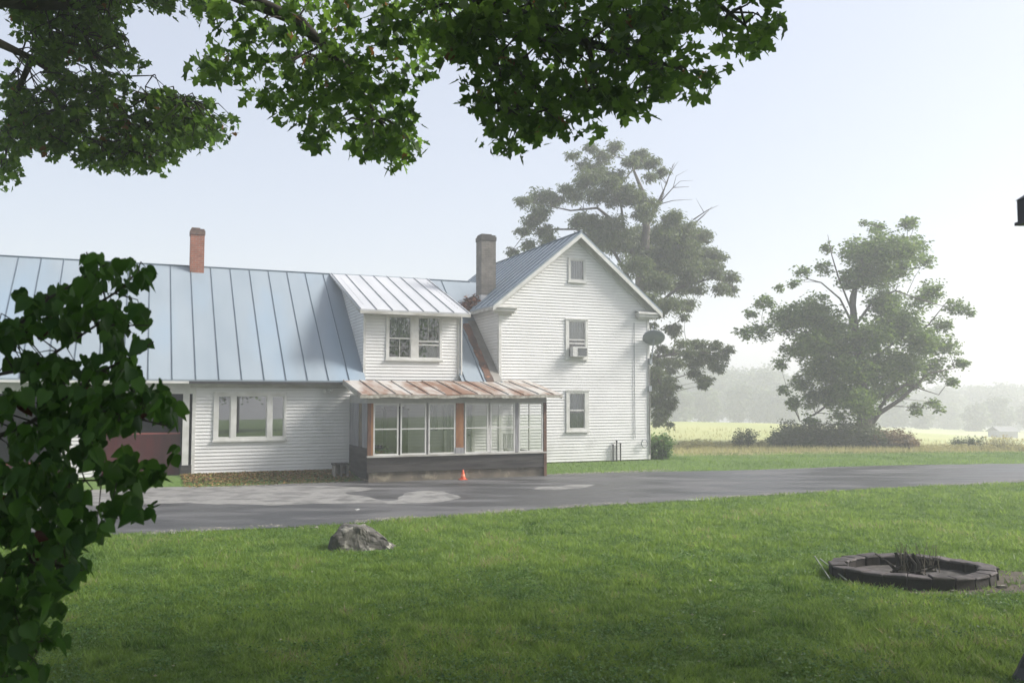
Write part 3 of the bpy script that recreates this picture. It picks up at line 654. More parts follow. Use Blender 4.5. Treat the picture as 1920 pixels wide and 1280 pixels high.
v_, tt_, ti_ = leaves(np.array([(0, 0, .62)])+RNG.normal(0, 1, (160, 3))*np.array([.11, .11, .08]), .10, SIMPLE, .5, .2); fastmesh('plant', v_, tt_, M['shrub'], t_, ti_, kind='stuff')
t_ = thing_at('curtain', -2.95, -2.32, 0, 'pale curtain hanging inside the third porch window', 'curtain'); mb = MB()
for a in (-.32, .12):
    for k in range(6): x = a+k*.045; mb.face([(x, .02*(k % 2), 1.3), (x+.045, .02*((k+1) % 2), 1.3), (x+.045, .02*((k+1) % 2), 2.13), (x, .02*(k % 2), 2.13)])
mb.build('cloth', M['curtain'], t_); MB().tube([(-.36, .01, 2.14), (.4, .01, 2.14)], .008, 6).build('rod', M['black'], t_)
t_ = thing_at('bench', -4.35, -.9, .165, 'low bench piled with folded blankets inside the left half of the porch', 'bench'); mb = MB(); mb.box(-.45, .3, -.2, .2, .40, .45)
mb.build('seat', M['greywood'], t_)
for a in (-.42, .23):
    for b in (-.18, .13): MB().box(a, a+.05, b, b+.05, 0, .399).build('leg', M['greywood'], t_)
for k, m_ in enumerate(('curtain', 'red', 'blind')):
    MB().box(-.38+.02*k, .0-.02*k, -.16, .16, .452+.07*k, .515+.07*k).build('blanket', M[m_], label=('pale folded blanket at the bottom of the pile on the porch bench', 'dark red folded blanket in the middle of the pile on the porch bench', 'grey folded blanket on top of the pile on the porch bench')[k], cat='blanket')
    o_ = bpy.context.scene.collection.objects[-1]; o_.location = (*toworld(-4.35, -.9), .165); o_.rotation_euler = (0, 0, ANG)
t_ = thing_at('chair', -.1, -1.3, .165, 'pale wooden chair seen through the rightmost porch window', 'chair'); MB().box(-.21, .21, -.2, .2, .42, .45).build('seat', M['curtain'], t_)
mb = MB(); mb.ring(-.21, .21, .46, .95, .04, .17, .2)
for k in range(4): x = -.14+k*.085; mb.box(x, x+.02, .175, .195, .50, .91)
mb.build('backrest', M['curtain'], t_)
for a in (-.2, .16):
    for b in (-.19, .15): MB().box(a, a+.04, b, b+.04, 0, .419).build('leg', M['curtain'], t_)
# dryer-vent style pipes, conduit, meter and light on the walls
for u, z1 in ((4.45, .56), (4.60, .70), (4.76, .60)): H(MB().tube([(u, -.10, -.05), (u, -.10, z1)], .026, 8).tube([(u, -.10, z1), (u, -.10, z1+.06)], .035, 8), 'vent_pipe', M['black'])
H(MB().tube([(5.42, -.04, 5.1), (5.42, -.04, .82)], .012, 6), 'conduit', M['grey'])
H(MB().box(5.99, 6.12, -.12, -.035, 2.55, 2.75), 'junction_box', M['grey'])
H(MB().tube([(6.05, -.05, 3.5), (6.05, -.05, .2)], .014, 6), 'cable', M['black'])
mb = MB(); mb.box(-6.0, -5.93, -.08, -.02, 2.52, 2.6); mb.tube([(-5.97, -.08, 2.56), (-5.85, -.2, 2.52)], [.03, .05], 8); mb.tube([(-5.97, -.08, 2.56), (-6.1, -.2, 2.52)], [.03, .05], 8); H(mb, 'flood_light', M['white'])
# tufts of rusty debris in the roof valley by the chimney
P = np.array([(-.45+.6*t+RNG.normal(0, .08), 2.35+.5*t+RNG.normal(0, .22), 0) for t in RNG.uniform(0, 1, 1500)])
P[:, 2] = np.maximum(rz_(P[:, 1]), RZ-SL*(AP-P[:, 0]))*1.0+RNG.uniform(0, .26, 1500)
P = P[(P[:, 0] > -.45)]
v_, t_, ti_ = leaves(P, .13, SIMPLE, .1, .2); fastmesh('roof_debris', v_, t_, mat('rusty_leaves', (.25, .11, .06), (.16, .08, .05), 4, .9), house, ti_, kind='stuff')

# --- things fixed or resting by the house (own things)
def hw(u, v, z): x, y = toworld(u, v); return (x, y, z)
ac = empty('air_conditioner', hw(3.03, 0, 3.78), ANG, label='white window air conditioner in the upper gable window', cat='air conditioner')
mb = MB(); mb.box(-.30, .30, -.30, -.05, 0, .36); mb.build('case', M['white'], ac)
mb = MB(); mb.box(-.10, .26, -.306, -.301, .04, .31); mb.build('grille', mat('ac_grille', (.12, .12, .12), (.2, .2, .19), 60, .6, stretch=(.1, .1, 1)), ac)
mb = MB()
for i in range(7): mb.box(-.10, .26, -.316, -.307, .05+i*.04, .058+i*.04)
mb.build('louvre', M['grey'], ac)
dish = empty('satellite_dish', hw(6.08, -.1, 3.72), ANG, label='grey satellite dish on the right corner of the gable wall', cat='satellite dish')
mb = MB(); prof = []
n_r, n_a = 7, 28; ctr = np.array([.02, -.22, .78]); nrm = norm(np.array([.30, .62, .68])); ax = norm(np.cross(nrm, (0, 0, 1.))); ay = np.cross(nrm, ax)
base = len(mb.v); mb.v.append(tuple(ctr))
for i in range(1, n_r+1):
    r = .42*i/n_r
    for k in range(n_a):
        t = 2*pi*k/n_a; p = ctr+ax*cos(t)*r+ay*sin(t)*r*.92+nrm*(.42*r*r); mb.v.append(tuple(p))
for k in range(n_a): mb.f.append((0, 1+k, 1+(k+1) % n_a)); mb.mi.append(0)
for i in range(n_r-1):
    for k in range(n_a): b0 = 1+i*n_a; mb.f.append((b0+k, b0+n_a+k, b0+n_a+(k+1) % n_a, b0+(k+1) % n_a)); mb.mi.append(0)
o_ = mb.build('dish', M['grey'], dish, smooth=True); md = o_.modifiers.new('s', 'SOLIDIFY'); md.thickness = .012
mb = MB(); mb.tube([(0, -.02, 0), (.0, -.10, .12), ctr-nrm*.01-ax*0], [.022, .022, .03], 8); mb.box(-.06, .05, -.05, .06, -.16, .06); mb.build('mast', M['grey'], dish)
mb = MB(); e_ = ctr+nrm*.45-ay*.18; mb.tube([ctr+ay*.36+nrm*.05, e_], .012, 6); mb.tube([e_, e_+nrm*.08], .03, 8); mb.build('feed_arm', M['grey'], dish)
hose = MB(); pts = [hw(5.78+.14*cos(t)+.0, -.09-.02*t/10, .62+.14*sin(t)) for t in np.linspace(0, 18, 60)]; hose.tube(pts, .011, 5)
hose.build('garden_hose', M['grey'], smooth=True, label='coiled pale hose hung low at the right end of the gable wall', cat='hose')
cone = empty('traffic_cone', tuple(ground(868, 899.5)), .3, label='small orange traffic cone standing in front of the porch', cat='traffic cone')
cone.location.z = -.185
mb = MB(); mb.lathe([(.0, .30), (.018, .30), (.022, .29), (.085, .02), (.085, .012)], n=18); mb.build('cone_body', M['orange'], cone, smooth=True)
MB().box(-.12, .12, -.12, .12, 0, .02).build('cone_base', M['orange'], cone)
MB().lathe([(.052, .165), (.067, .105)], n=18).build('collar', mat('pale_orange', (.8, .3, .18), rough=.5), cone)
x_, y_ = toworld(-5.72, -1.0)
cb_ = empty('concrete_block', (x_, y_, -.1), ANG, label='dark hollow concrete block beside the left end of the porch', cat='concrete block')
mb = MB(); 
for a, b in ((-.22, -.17), (-.025, .025), (.17, .22)): mb.box(a, b, -.2, .2, 0, .34)
mb.box(-.17, .17, -.2, -.15, 0, .34) if False else None
mb.box(-.169, -.026, .12, .2, 0, .34); mb.box(.026, .169, .12, .2, 0, .34); mb.build('block_body', M['concrete'], cb_)
MB().box(-.24, .24, -.22, .21, .341, .40).build('block_cap', M['darkwood'], cb_)

# ================================================================ ROCK
def boulder(name, pts, m, loc, sub=4, amp=.03, seed=3, **k):
    import bmesh
    from mathutils import noise, Vector
    bm = bmesh.new(); [bm.verts.new(p) for p in pts]; bmesh.ops.convex_hull(bm, input=bm.verts)
    for _ in range(1): bmesh.ops.subdivide_edges(bm, edges=bm.edges[:], cuts=3, use_grid_fill=True)
    bmesh.ops.triangulate(bm, faces=bm.faces[:])
    bmesh.ops.subdivide_edges(bm, edges=bm.edges[:], cuts=2, use_grid_fill=True)
    bmesh.ops.smooth_vert(bm, verts=bm.verts[:], factor=.5, use_axis_x=True, use_axis_y=True, use_axis_z=True)
    for v in bm.verts:
        n = noise.noise_vector(v.co*3+Vector((seed, 0, 0)))*amp*1.6+noise.noise_vector(v.co*9)*amp+noise.noise_vector(v.co*24)*amp*.35; v.co += n
    me = bpy.data.meshes.new(name); bm.to_mesh(me); bm.free(); me.materials.append(m); o = bpy.data.objects.new(name, me); C.objects.link(o); o.location = loc
    return tag(o, **k)
rb = ground(680, 1030)
boulder('boulder', [(-.62, -.1, -.1), (-.60, .25, -.1), (-.47, .0, .22), (-.40, -.12, .40), (-.36, .2, .46), (-.05, -.05, .40), (.02, .25, .42), (.25, .05, .27), (.62, .1, .02), (.62, .3, 0), (.60, 0, -.1), (-.25, -.32, -.02), (-.45, -.28, -.1), (.1, -.25, -.1), (.3, .5, .1), (-.4, .5, .1)],
        M['rock'], (float(rb[0])-.03, float(rb[1])+.05, -.24), amp=.035, label='large grey lichen-spotted boulder on the lawn beside the driveway', cat='boulder')

# ================================================================ FIRE PIT
pc = ground(1716, 1084); PX, PY = float(pc[0]), float(pc[1])+.1
pit = empty('fire_pit', (PX, PY, -.2), 0, label='low oval fire pit ringed with dark sooty blocks at right of the lawn', cat='fire pit')
RA, RB = 1.09, .93; NB = 22
for i in range(NB):
    t0, t1 = 2*pi*i/NB+.02, 2*pi*(i+1)/NB-.02; h = .175+random.uniform(-.012, .014); j = random.uniform(-.02, .02); tilt = random.uniform(-.012, .012); t0 -= .012; t1 += .018
    if abs(cos((t0+t1)/2)) > .95 : j += .04
    mb = MB()
    def pp(t, k, z): return ((RA*k+j)*cos(t), (RB*k+j)*sin(t), z)
    k0 = .80
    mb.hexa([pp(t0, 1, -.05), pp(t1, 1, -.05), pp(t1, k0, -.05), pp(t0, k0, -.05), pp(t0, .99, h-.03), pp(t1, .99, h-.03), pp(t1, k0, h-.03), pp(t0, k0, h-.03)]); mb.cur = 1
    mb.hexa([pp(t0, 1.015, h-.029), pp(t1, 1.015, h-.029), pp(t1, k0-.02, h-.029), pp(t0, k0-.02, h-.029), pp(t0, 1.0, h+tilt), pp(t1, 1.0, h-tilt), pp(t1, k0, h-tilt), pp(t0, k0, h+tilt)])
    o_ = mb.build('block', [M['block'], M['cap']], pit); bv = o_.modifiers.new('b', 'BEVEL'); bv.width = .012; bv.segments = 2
n = 40; mb = MB(); mb.face([(.86*cos(2*pi*k/n), .74*sin(2*pi*k/n), .03) for k in range(n)]); mb.build('ash_bed', mat('ash', (.03, .028, .026), (.10, .09, .085), 9, .95, bump=.8, bscale=20), pit)
# bare trodden earth to the right of the pit
R_ = [(PX+.05+2.0*cos(t)*(1 if cos(t) < 0 else 1.1)*(.56 if cos(t) < 0 else 1), PY-.10+1.02*sin(t)*(1 if cos(t) < .6 else .75)) for t in np.linspace(0, 2*pi, 60)[:-1]]
R_ = [(x+(random.random()-.5)*.12, y+(random.random()-.5)*.1) for x, y in R_]
EARTH = R_
MB().face([(x, y, -.194) for x, y in R_]).build('bare_earth', M['soil'], kind='structure')
# charred sticks heaped in the pit
heap = MB()
for i in range(22):
    a = random.uniform(0, 2*pi); r = random.uniform(.03, .26); x0, y0 = -.03+r*cos(a), r*.6*sin(a); L_ = random.uniform(.18, .36); b_ = random.uniform(0, 2*pi); up = random.choice([.05, .12, .3, .6])
    heap.tube([(x0, y0, .05), (x0+cos(b_)*L_*.45, y0+sin(b_)*L_*.3, .07+L_*up*.5), (x0+cos(b_+.4)*L_*.8, y0+sin(b_)*L_*.6, .07+L_*up)], [random.uniform(.02, .045), random.uniform(.014, .03), random.uniform(.006, .015)], 6)
for i in range(9):
    x0, y0 = -.05+random.uniform(-.13, .13), random.uniform(-.08, .1); hh = random.uniform(.18, .34); heap.tube([(x0, y0, .03), (x0+random.uniform(-.03, .03), y0, hh*.6), (x0+random.uniform(-.06, .06), y0+.02, hh)], [.045, .035, .02], 7)
heap.build('burnt_stick_heap', M['char'], label='heap of charred sticks in the middle of the fire pit', cat='burnt wood').location = (PX, PY, -.2)
tw = MB()
for i in range(34):
    x0 = random.choice([-.03, -.03, .22])+random.uniform(-.14, .14); a = random.uniform(-.5, .5); L_ = random.uniform(.2, .42)
    tw.tube([(x0, random.uniform(-.1, .15), .08), (x0+a*.1, 0, .08+L_*.6), (x0+a*.22, .02, .08+L_)], [.007, .005, .003], 4)
tw.build('dry_weed', mat('dry_stem', (.09, .08, .06), (.15, .13, .10), 6, .9), label='thin dry weed stems sticking up out of the fire pit', cat='weed').location = (PX, PY, -.2)
for i, (p0, p1) in enumerate((((1528, 1052), (1556, 1094)), ((1538, 1057), (1588, 1097)))):
    a, b = ground(*p0), ground(*p1)
    MB().tube([(a[0], a[1], -.12), (b[0], b[1], -.13)], [.012, .010], 6).build('stake', mat('grey_stake', (.22, .24, .2), (.15, .17, .13), 5, .8),
        label=('thin pale stake in the grass left of the fire pit, the shorter outer one', 'thin pale stake in the grass left of the fire pit, longer and nearer the blocks')[i], cat='stake')
for i, (px, py, s_) in enumerate(((1838, 1101, .05), (1878, 1102, .05), (1788, 1110, .035), (1853, 1118, .03))):
    g = ground(px, py)
    boulder('stone', [(x*s_, y*s_*.8, z*s_*.55) for x in (-1, 1) for y in (-1, 1) for z in (-1, 1)], M['concrete'], (g[0], g[1], -.185), amp=.01, label=('small pale stone on bare earth right of the fire pit, the nearest to it', 'small flat pale stone on bare earth right of the fire pit, farthest right', 'tiny dark stone at the front foot of the fire pit', 'small stone at the front edge of the bare earth')[i], cat='stone')

# ================================================================ GRASS
nearx, neary = NEAR[:, 0], NEAR[:, 1]
def lawn_mask(X, Y, marg=0.0):
    return Y < np.interp(X, nearx, neary)+marg
def blades(X, Y, h, wd, lean, m, name, tintbase=None, **k):
    N = len(X); Z = gz(X, Y)-.005; th = RNG.uniform(0, 2*pi, N); h = h*RNG.uniform(.5, 1.3, N); wd = wd*RNG.uniform(.6, 1.4, N)
    cx, sx_ = np.cos(th), np.sin(th); la = RNG.uniform(0, 2*pi, N); ll = lean*h*RNG.uniform(.2, 1.4, N)
    A = np.stack([X-cx*wd, Y-sx_*wd, Z], 1); B = np.stack([X+cx*wd, Y+sx_*wd, Z], 1)
    Cc = np.stack([X+np.cos(la)*ll, Y+np.sin(la)*ll, Z+h], 1)
    V = np.stack([A, B, Cc], 1).reshape(-1, 3); T = np.arange(3*N).reshape(-1, 3)
    ti = RNG.uniform(0, 1, N) if tintbase is None else np.clip(tintbase*.72+RNG.uniform(0, .28, N), 0, 1)
    return fastmesh(name, V, T, m, tint=np.repeat(ti, 3), **k)
N = 620000
u_ = RNG.uniform(0, 1, N); Ya = 5.5*np.exp(u_*np.log(29/5.5)); Xa = RNG.uniform(-1, 1, N)*(Ya*.62+1.2)
ok = lawn_mask(Xa, Ya, .03*0+vnoise(Xa, Ya, .3, 41)*.10)
ok &= ~(((Xa-PX)/1.02)**2+((Ya-PY)/.86)**2 < 1)
ea = inpoly(Xa, Ya, EARTH); ok &= ~(ea & (RNG.uniform(0, 1, N) > .10+.5*(vnoise(Xa, Ya, .25, 9) > .72)))
ok &= ~(((Xa-rb[0])/.5)**2+((Ya-rb[1]-.1)/.3)**2 < 1)
Xa, Ya = Xa[ok], Ya[ok]
pt = np.clip((vnoise(Xa, Ya, .16, 12)*.4+vnoise(Xa, Ya, .45, 14)*.3+vnoise(Xa, Ya, 1.7, 13)*.3-.5)*1.9+.5, 0, 1)
blades(Xa, Ya, (.022+.055*pt)*(1+Ya*.012), .0046*(1+Ya*.07), 1.0, M['grass'], 'lawn_grass', pt*1.1, kind='stuff', label='short green mown grass of the front lawn', cat='grass')
kt = (vnoise(Xa, Ya, .3, 19) > .74) & (RNG.uniform(0, 1, len(Xa)) < .35); blades(Xa[kt], Ya[kt], .105, .0055*(1+Ya[kt]*.05), .8, M['grass'], 'grass_tufts', pt[kt], kind='stuff', label='longer unmown tufts in the front lawn', cat='grass')
# strip between driveway and the house / field edge
N = 60000; Xa = RNG.uniform(-9, 26, N); Ya = RNG.uniform(24, 42, N); u, v = tolocal(Xa, Ya)
ok = (Ya > np.interp(Xa, FAR[:, 0], FAR[:, 1])) & (Ya < 37.5+.2*Xa) & ~((v > -.05) & (u < W+.1)) & ~((u < PR+.1)) & (np.abs(Xa) < .64*Ya+1)
pt = vnoise(Xa, Ya, 1.1, 15)
Xa, Ya, pt = Xa[ok], Ya[ok], pt[ok]
blades(Xa, Ya, .08, .012, .7, M['grass'], 'verge_grass', pt, kind='stuff', label='green grass verge along the far side of the driveway', cat='grass')
# tall pale meadow grass beyond
N = 90000; Ya = RNG.uniform(36, 62, N); Xa = RNG.uniform(4, 42, N); u, v = tolocal(Xa, Ya)
dens = vnoise(Xa, Ya, 2.5, 17)
ok = (Ya > 36.5+.2*Xa+dens*1.5) & (Xa < .64*Ya+1) & (Xa > .12*Ya) & (RNG.uniform(0, 1, N) < np.clip(1.15-(Ya-36-.2*Xa)/8, .04, 1)) & ~(u < W+1)
Xa, Ya, dens = Xa[ok], Ya[ok], dens[ok]
blades(Xa, Ya, .24, .018, .6, M['haygrass'], 'meadow_grass', dens, kind='stuff', label='tall pale dry grass at the near edge of the field', cat='grass')
# leaf litter along the wing foot
N = 9000; uu = RNG.uniform(wl-.3, PL-.1, N); vv = -.05-np.abs(RNG.normal(0, .75, N)); vv = np.clip(vv, -1.95, -.04)
X1, Y1 = toworld(uu, vv); P = np.stack([X1, Y1, gz(X1, Y1)+RNG.uniform(.005, .06, N)], 1)
v_, t_, ti_ = leaves(P, .075, SIMPLE, .15, .5); fastmesh('leaf_litter', v_, t_, M['litter'], None, ti_, kind='stuff', label='brown and yellow leaf litter along the foot of the wing wall', cat='leaves')
N = 170; uu = RNG.uniform(-5, 5, N); Ys = 6+RNG.uniform(0, 1, N)**1.3*9; Xs = RNG.uniform(-.6, .62, N)*Ys
P = np.stack([Xs, Ys, gz(Xs, Ys)+.055], 1); v_, t_, ti_ = leaves(P, .04, SIMPLE, .05, .8)
fastmesh('fallen_leaves', v_, t_, M['pale'], None, ti_, kind='stuff', label='pale fallen leaves scattered over the lawn', cat='leaves')
g = ground(670, 957.5); v_, t_, ti_ = leaves(np.array([(g[0], g[1], -.16)]*5)+RNG.normal(0, .012, (5, 3)), .07, SIMPLE, .1, .1)
fastmesh('paper_scrap', v_, t_, M['white'], None, ti_, label='tiny white scrap lying on the wet driveway', cat='litter')

def pebbles(name, X, Y, s0, s1, m, **k):
    n_ = len(X); base = np.array([(-1, -.8, 0), (1, -.6, 0), (.2, 1, 0), (0, 0, .7), (.6, .3, .45)], float); tri = np.array([(0, 1, 3), (1, 4, 3), (1, 2, 4), (2, 3, 4), (2, 0, 3)])
    a_ = RNG.uniform(0, 2*pi, n_); sz = RNG.uniform(s0, s1, n_)*RNG.choice([.6, 1, 1.5], n_); cc, ss = np.cos(a_), np.sin(a_)
    bx_ = base[None]*sz[:, None, None]*RNG.uniform(.7, 1.3, (n_, 5, 1)); W_ = np.stack([bx_[..., 0]*cc[:, None]-bx_[..., 1]*ss[:, None]+X[:, None], bx_[..., 0]*ss[:, None]+bx_[..., 1]*cc[:, None]+Y[:, None], bx_[..., 2]+gz(X, Y)[:, None]+.008], -1)
    T_ = (tri[None]+(np.arange(n_)*5)[:, None, None]).reshape(-1, 3); return fastmesh(name, W_.reshape(-1, 3), T_, m, None, np.repeat(RNG.uniform(0, 1, n_), 5), **k)
N = 9000; Xg = RNG.uniform(-9, 16, N); Yg = np.interp(Xg, nearx, neary)+RNG.normal(.10, .13, N)+(vnoise(Xg, Xg*0, .9, 51) > .55)*RNG.uniform(0, .35, N)
kg = vnoise(Xg, Yg, .7, 52) > .42; Xg, Yg = Xg[kg], Yg[kg]
pebbles('gravel', Xg, Yg, .008, .022, M['gravel'], kind='stuff', label='crumbled pale gravel along the lawn edge of the driveway', cat='gravel')
N = 3500; Ug = RNG.uniform(-9.8, 5.5, N); Vg = -1.9-np.abs(RNG.normal(0, .28, N)); Xg, Yg = toworld(Ug, Vg)
pebbles('gravel', Xg, Yg, .008, .02, M['gravel'], kind='stuff', label='loose gravel and grit in front of the house on the driveway', cat='gravel')
N = 90000; Yk = 5.6*np.exp(RNG.uniform(0, 1, N)*np.log(16/5.6)); Xk = RNG.uniform(-1, 1, N)*(Yk*.62+.8)
kk = (vnoise(Xk, Yk, .55, 61)*.6+vnoise(Xk, Yk, 1.6, 62)*.4 > .54) & lawn_mask(Xk, Yk, -.2) & ~((((Xk-PX)/1.2)**2+((Yk-PY)/1.05)**2) < 1) & ~inpoly(Xk, Yk, EARTH) & ~(((Xk-rb[0])/.7)**2+((Yk-rb[1]-.1)/.45)**2 < 1)
Xk, Yk = Xk[kk], Yk[kk]; P = np.stack([Xk, Yk, gz(Xk, Yk)+RNG.uniform(.02, .075, len(Xk))], 1)
v_, t_, ti_ = leaves(P, .026, HEARTLO, .1, .6); fastmesh('clover', v_, t_, M['clover'], None, ti_, kind='stuff', label='low clover growing in patches through the front lawn', cat='clover')

# ================================================================ TREES
def clump_tree(name, label, base, Yc, clumps, lm, bm_, leaf, tmpl, dens, trunk, depth, limb_r=.035, droop=.5, flat=.4, squash=.8, seed=1, extra=None, group=None):
    """clumps: (px, py, r_px) outline lobes; each gets its own depth inside the crown"""
    rng = np.random.default_rng(seed); root = empty(name, base, 0, label=label, cat='tree', group=group)
    cx = np.array([c_[0] for c_ in clumps]); cy = np.array([c_[1] for c_ in clumps]); x0, hw_ = (cx.max()+cx.min())/2, (cx.max()-cx.min())/2+10
    mb = MB(); mb.tube(trunk[0], trunk[1], 10); out = []; nodes = [np.array(p, float) for p in trunk[0]]
    for pts, rr in trunk[2]:
        rr = [q_*.6 for q_ in rr]
        mb.tube(pts, rr, 7); nodes += [np.array(p, float) for p in pts]
        for a, b in zip(pts[:-1], pts[1:]): nodes.append((np.array(a)+np.array(b))/2)
    nodes = np.array(nodes)
    for (px, py, r) in clumps:
        dd = depth*sqrt(max(0, 1-((px-x0)/hw_)**2)); offs = [rng.uniform(-.9, .1)*dd, rng.uniform(-.2, .9)*dd] if r > 26 else [rng.uniform(-.7, .7)*dd]
        for of in offs:
            Y = Yc+of; c_ = at(px, py, Y); R = r*Y/F
            subc = c_+rng.normal(0, 1, (max(14, int(40*R)), 3))*np.array([R*.5, R*.6, R*.5*squash])
            nn = int(dens*R*R*3.14); per = max(4, int(nn*.7)//len(subc)); q = []
            for s_ in subc:
                sr = R*rng.uniform(.10, .30); q.append(s_+rng.normal(0, 1, (per, 3))*np.array([sr, sr, sr*.6]))
            q.append(c_+rng.normal(0, 1, (int(nn*.3), 3))*np.array([R*.6, R*.6, R*.55*squash]))
            q = np.concatenate(q); q = q[np.linalg.norm((q-c_)/np.array([1, 1.2, squash+.2]), axis=1) < R*(1.05+.5*rng.uniform(0, 1, len(q)))]
            out.append(leaves(q, leaf, tmpl, droop, flat, rng))
            dist = np.linalg.norm(nodes-c_, axis=1)+np.where(nodes[:, 2] > c_[2]+.3, 2.5, 0); b0 = nodes[np.argmin(dist)]
            midp = (b0+c_)/2+np.array([rng.normal(0, .12), rng.normal(0, .12), .18*R]); mb.tube([b0, midp, c_], [limb_r*.6, limb_r*.4, limb_r*.12], 5)
            for s_ in subc[:5]: mb.tube([midp*.3+c_*.7, s_], [limb_r*.2, limb_r*.06], 4, cap=False)
    V, T, ti = join(out); bl = np.array(base)
    o1 = fastmesh('crown', V-bl, T, lm, root, ti)
    mb.v = [tuple(np.array(p)-bl) for p in mb.v]; mb.build('trunk', bm_, root, smooth=True)
    return root
def zc(L, ox, oy, s): return [(ox+a/s, oy+b/s, r/s) for a, b, r in L]
# right-hand maple on the field edge
TB = ground(1618, 840, -.3); TY = float(TB[1]); TB = np.array([TB[0], TY, float(gz(TB[0], TY))-.05])
cm = zc([(700,110,35),(840,95,38),(865,85,25),(620,230,75),(720,210,85),(840,220,75),(920,270,38),(590,350,65),(700,330,85),(800,300,60),(470,210,30),(450,300,38),(350,320,33),(320,370,26),(250,390,22),(180,460,42),(120,510,30),(90,600,40),(160,590,50),(290,540,75),(400,500,80),(480,560,85),(300,680,48),(250,740,32),(400,650,85),(520,640,95),(960,400,52),(900,450,55),(1070,480,45),(1125,505,25),(1000,560,45),(740,470,75),(800,560,90),(680,620,95),(900,640,80),(1010,660,62),(1090,740,34),(1045,820,30),(960,760,62),(820,750,85),(700,770,85),(580,760,95),(450,760,85),(350,830,48),(270,860,30),(320,920,40),(400,900,62),(395,1000,32),(345,1045,12),(520,880,75),(620,900,75),(700,880,55),(640,960,55),(520,980,40),(780,860,55),(880,950,34),(960,920,30),(990,950,18),(640,90,20),(860,830,45)], 1360, 380, 2.46)
A = lambda x, y, dy=0: tuple(at(x, y, TY+dy))
trunk2 = ([tuple(TB), A(1620, 800), A(1622, 760), A(1612, 690, .2), A(1603, 620, .2), A(1598, 560), A(1620, 480), A(1650, 430)], [.52, .40, .34, .24, .20, .15, .09, .03],
 [([A(1625, 805), A(1648, 775), A(1690, 748), A(1740, 700), A(1790, 690)], [.30, .22, .17, .09, .03]), ([A(1636, 785), A(1665, 742), A(1700, 720), A(1760, 740, -.5)], [.2, .13, .09, .03]), ([A(1615, 770), A(1570, 745), A(1530, 775), A(1500, 790)], [.2, .13, .08, .03]),
  ([A(1612, 690), A(1560, 640), A(1500, 620), A(1430, 625)], [.17, .11, .07, .02]), ([A(1600, 610), A(1575, 560), A(1540, 530), A(1515, 523), A(1500, 515)], [.12, .08, .06, .04, .02]), ([A(1600, 590), A(1572, 520), A(1560, 480), A(1552, 440)], [.09, .07, .05, .02]),
  ([A(1604, 610), A(1640, 560), A(1680, 545), A(1720, 560), A(1790, 580)], [.13, .1, .07, .05, .02]), ([A(1612, 690), A(1680, 640), A(1740, 610), A(1780, 560)], [.15, .1, .07, .02]), ([A(1600, 600), A(1606, 540), A(1625, 500), A(1700, 460)], [.1, .08, .05, .02])])
clump_tree('maple_tree', 'spreading hazy green maple on the field edge with stout forked trunk', tuple(TB), TY, cm, M['maple2'], M['bark'], .19, SIMPLE, 620, trunk2, 3.6, droop=.4, flat=.5, seed=5)
# locust behind the house
LY = 47.0
LC_ = 1
lc = zc([(500,160,40),(600,120,45),(750,110,50),(680,180,55),(560,230,55),(640,270,65),(720,330,65),(900,160,52),(970,210,52),(1030,260,38),(840,200,50),(560,320,65),(450,360,45),(300,410,70),(200,440,45),(380,430,62),(500,400,65),(640,400,75),(250,560,62),(190,620,42),(330,620,62),(300,500,62),(130,740,38),(230,700,45),(350,680,55),(560,560,80),(650,600,90),(760,420,65),(880,420,70),(960,450,52),(800,680,95),(700,680,65),(1100,520,52),(1180,600,70),(1270,640,60),(1050,640,85),(1150,720,95),(1280,760,72),(1330,850,72),(1440,900,52),(1445,970,35),(1380,960,52),(1200,850,90),(1050,800,105),(950,750,85),(880,820,85),(1000,920,85),(1130,950,72),(1240,960,60),(960,1020,55),(1080,1050,52),(1160,1130,33),(1100,1200,42),(970,1180,30),(1000,1100,45)], 920, 240, 3.2)
lc += [(a, b, c_*1.45) for a, b, c_ in zc([(180,230,34),(260,250,36),(380,270,44),(500,260,46),(660,290,34),(300,340,44),(180,330,48),(60,300,50),(100,470,55),(240,480,40),(270,640,26),(500,520,26),(160,730,52),(30,560,60),(260,80,45),(340,190,40),(460,200,48),(600,200,42),(690,235,38),(560,300,52),(620,370,42),(440,340,52),(440,420,42),(520,480,42),(250,400,32),(120,400,52),(130,520,52),(200,560,52),(150,640,70),(220,690,42),(150,800,42),(240,830,24),(290,530,22),(10,480,60),(0,640,60)], 1200, 600, 4.267)]
lc += [(1150, 330, 22), (1180, 360, 24), (1110, 330, 22), (1210, 400, 22), (1150, 420, 24), (1190, 440, 26), (1240, 440, 24), (1130, 450, 24), (1260, 410, 18), (1300, 450, 22), (1340, 480, 20), (1230, 580, 22), (1260, 570, 22), (1290, 570, 18), (1200, 300, 16), (1220, 330, 14)]
B_ = lambda x, y, dy=0: tuple(at(x, y, LY+dy))
lb = at(1196, 820, LY); lb = np.array([lb[0], LY, float(gz(lb[0], LY))-.05])
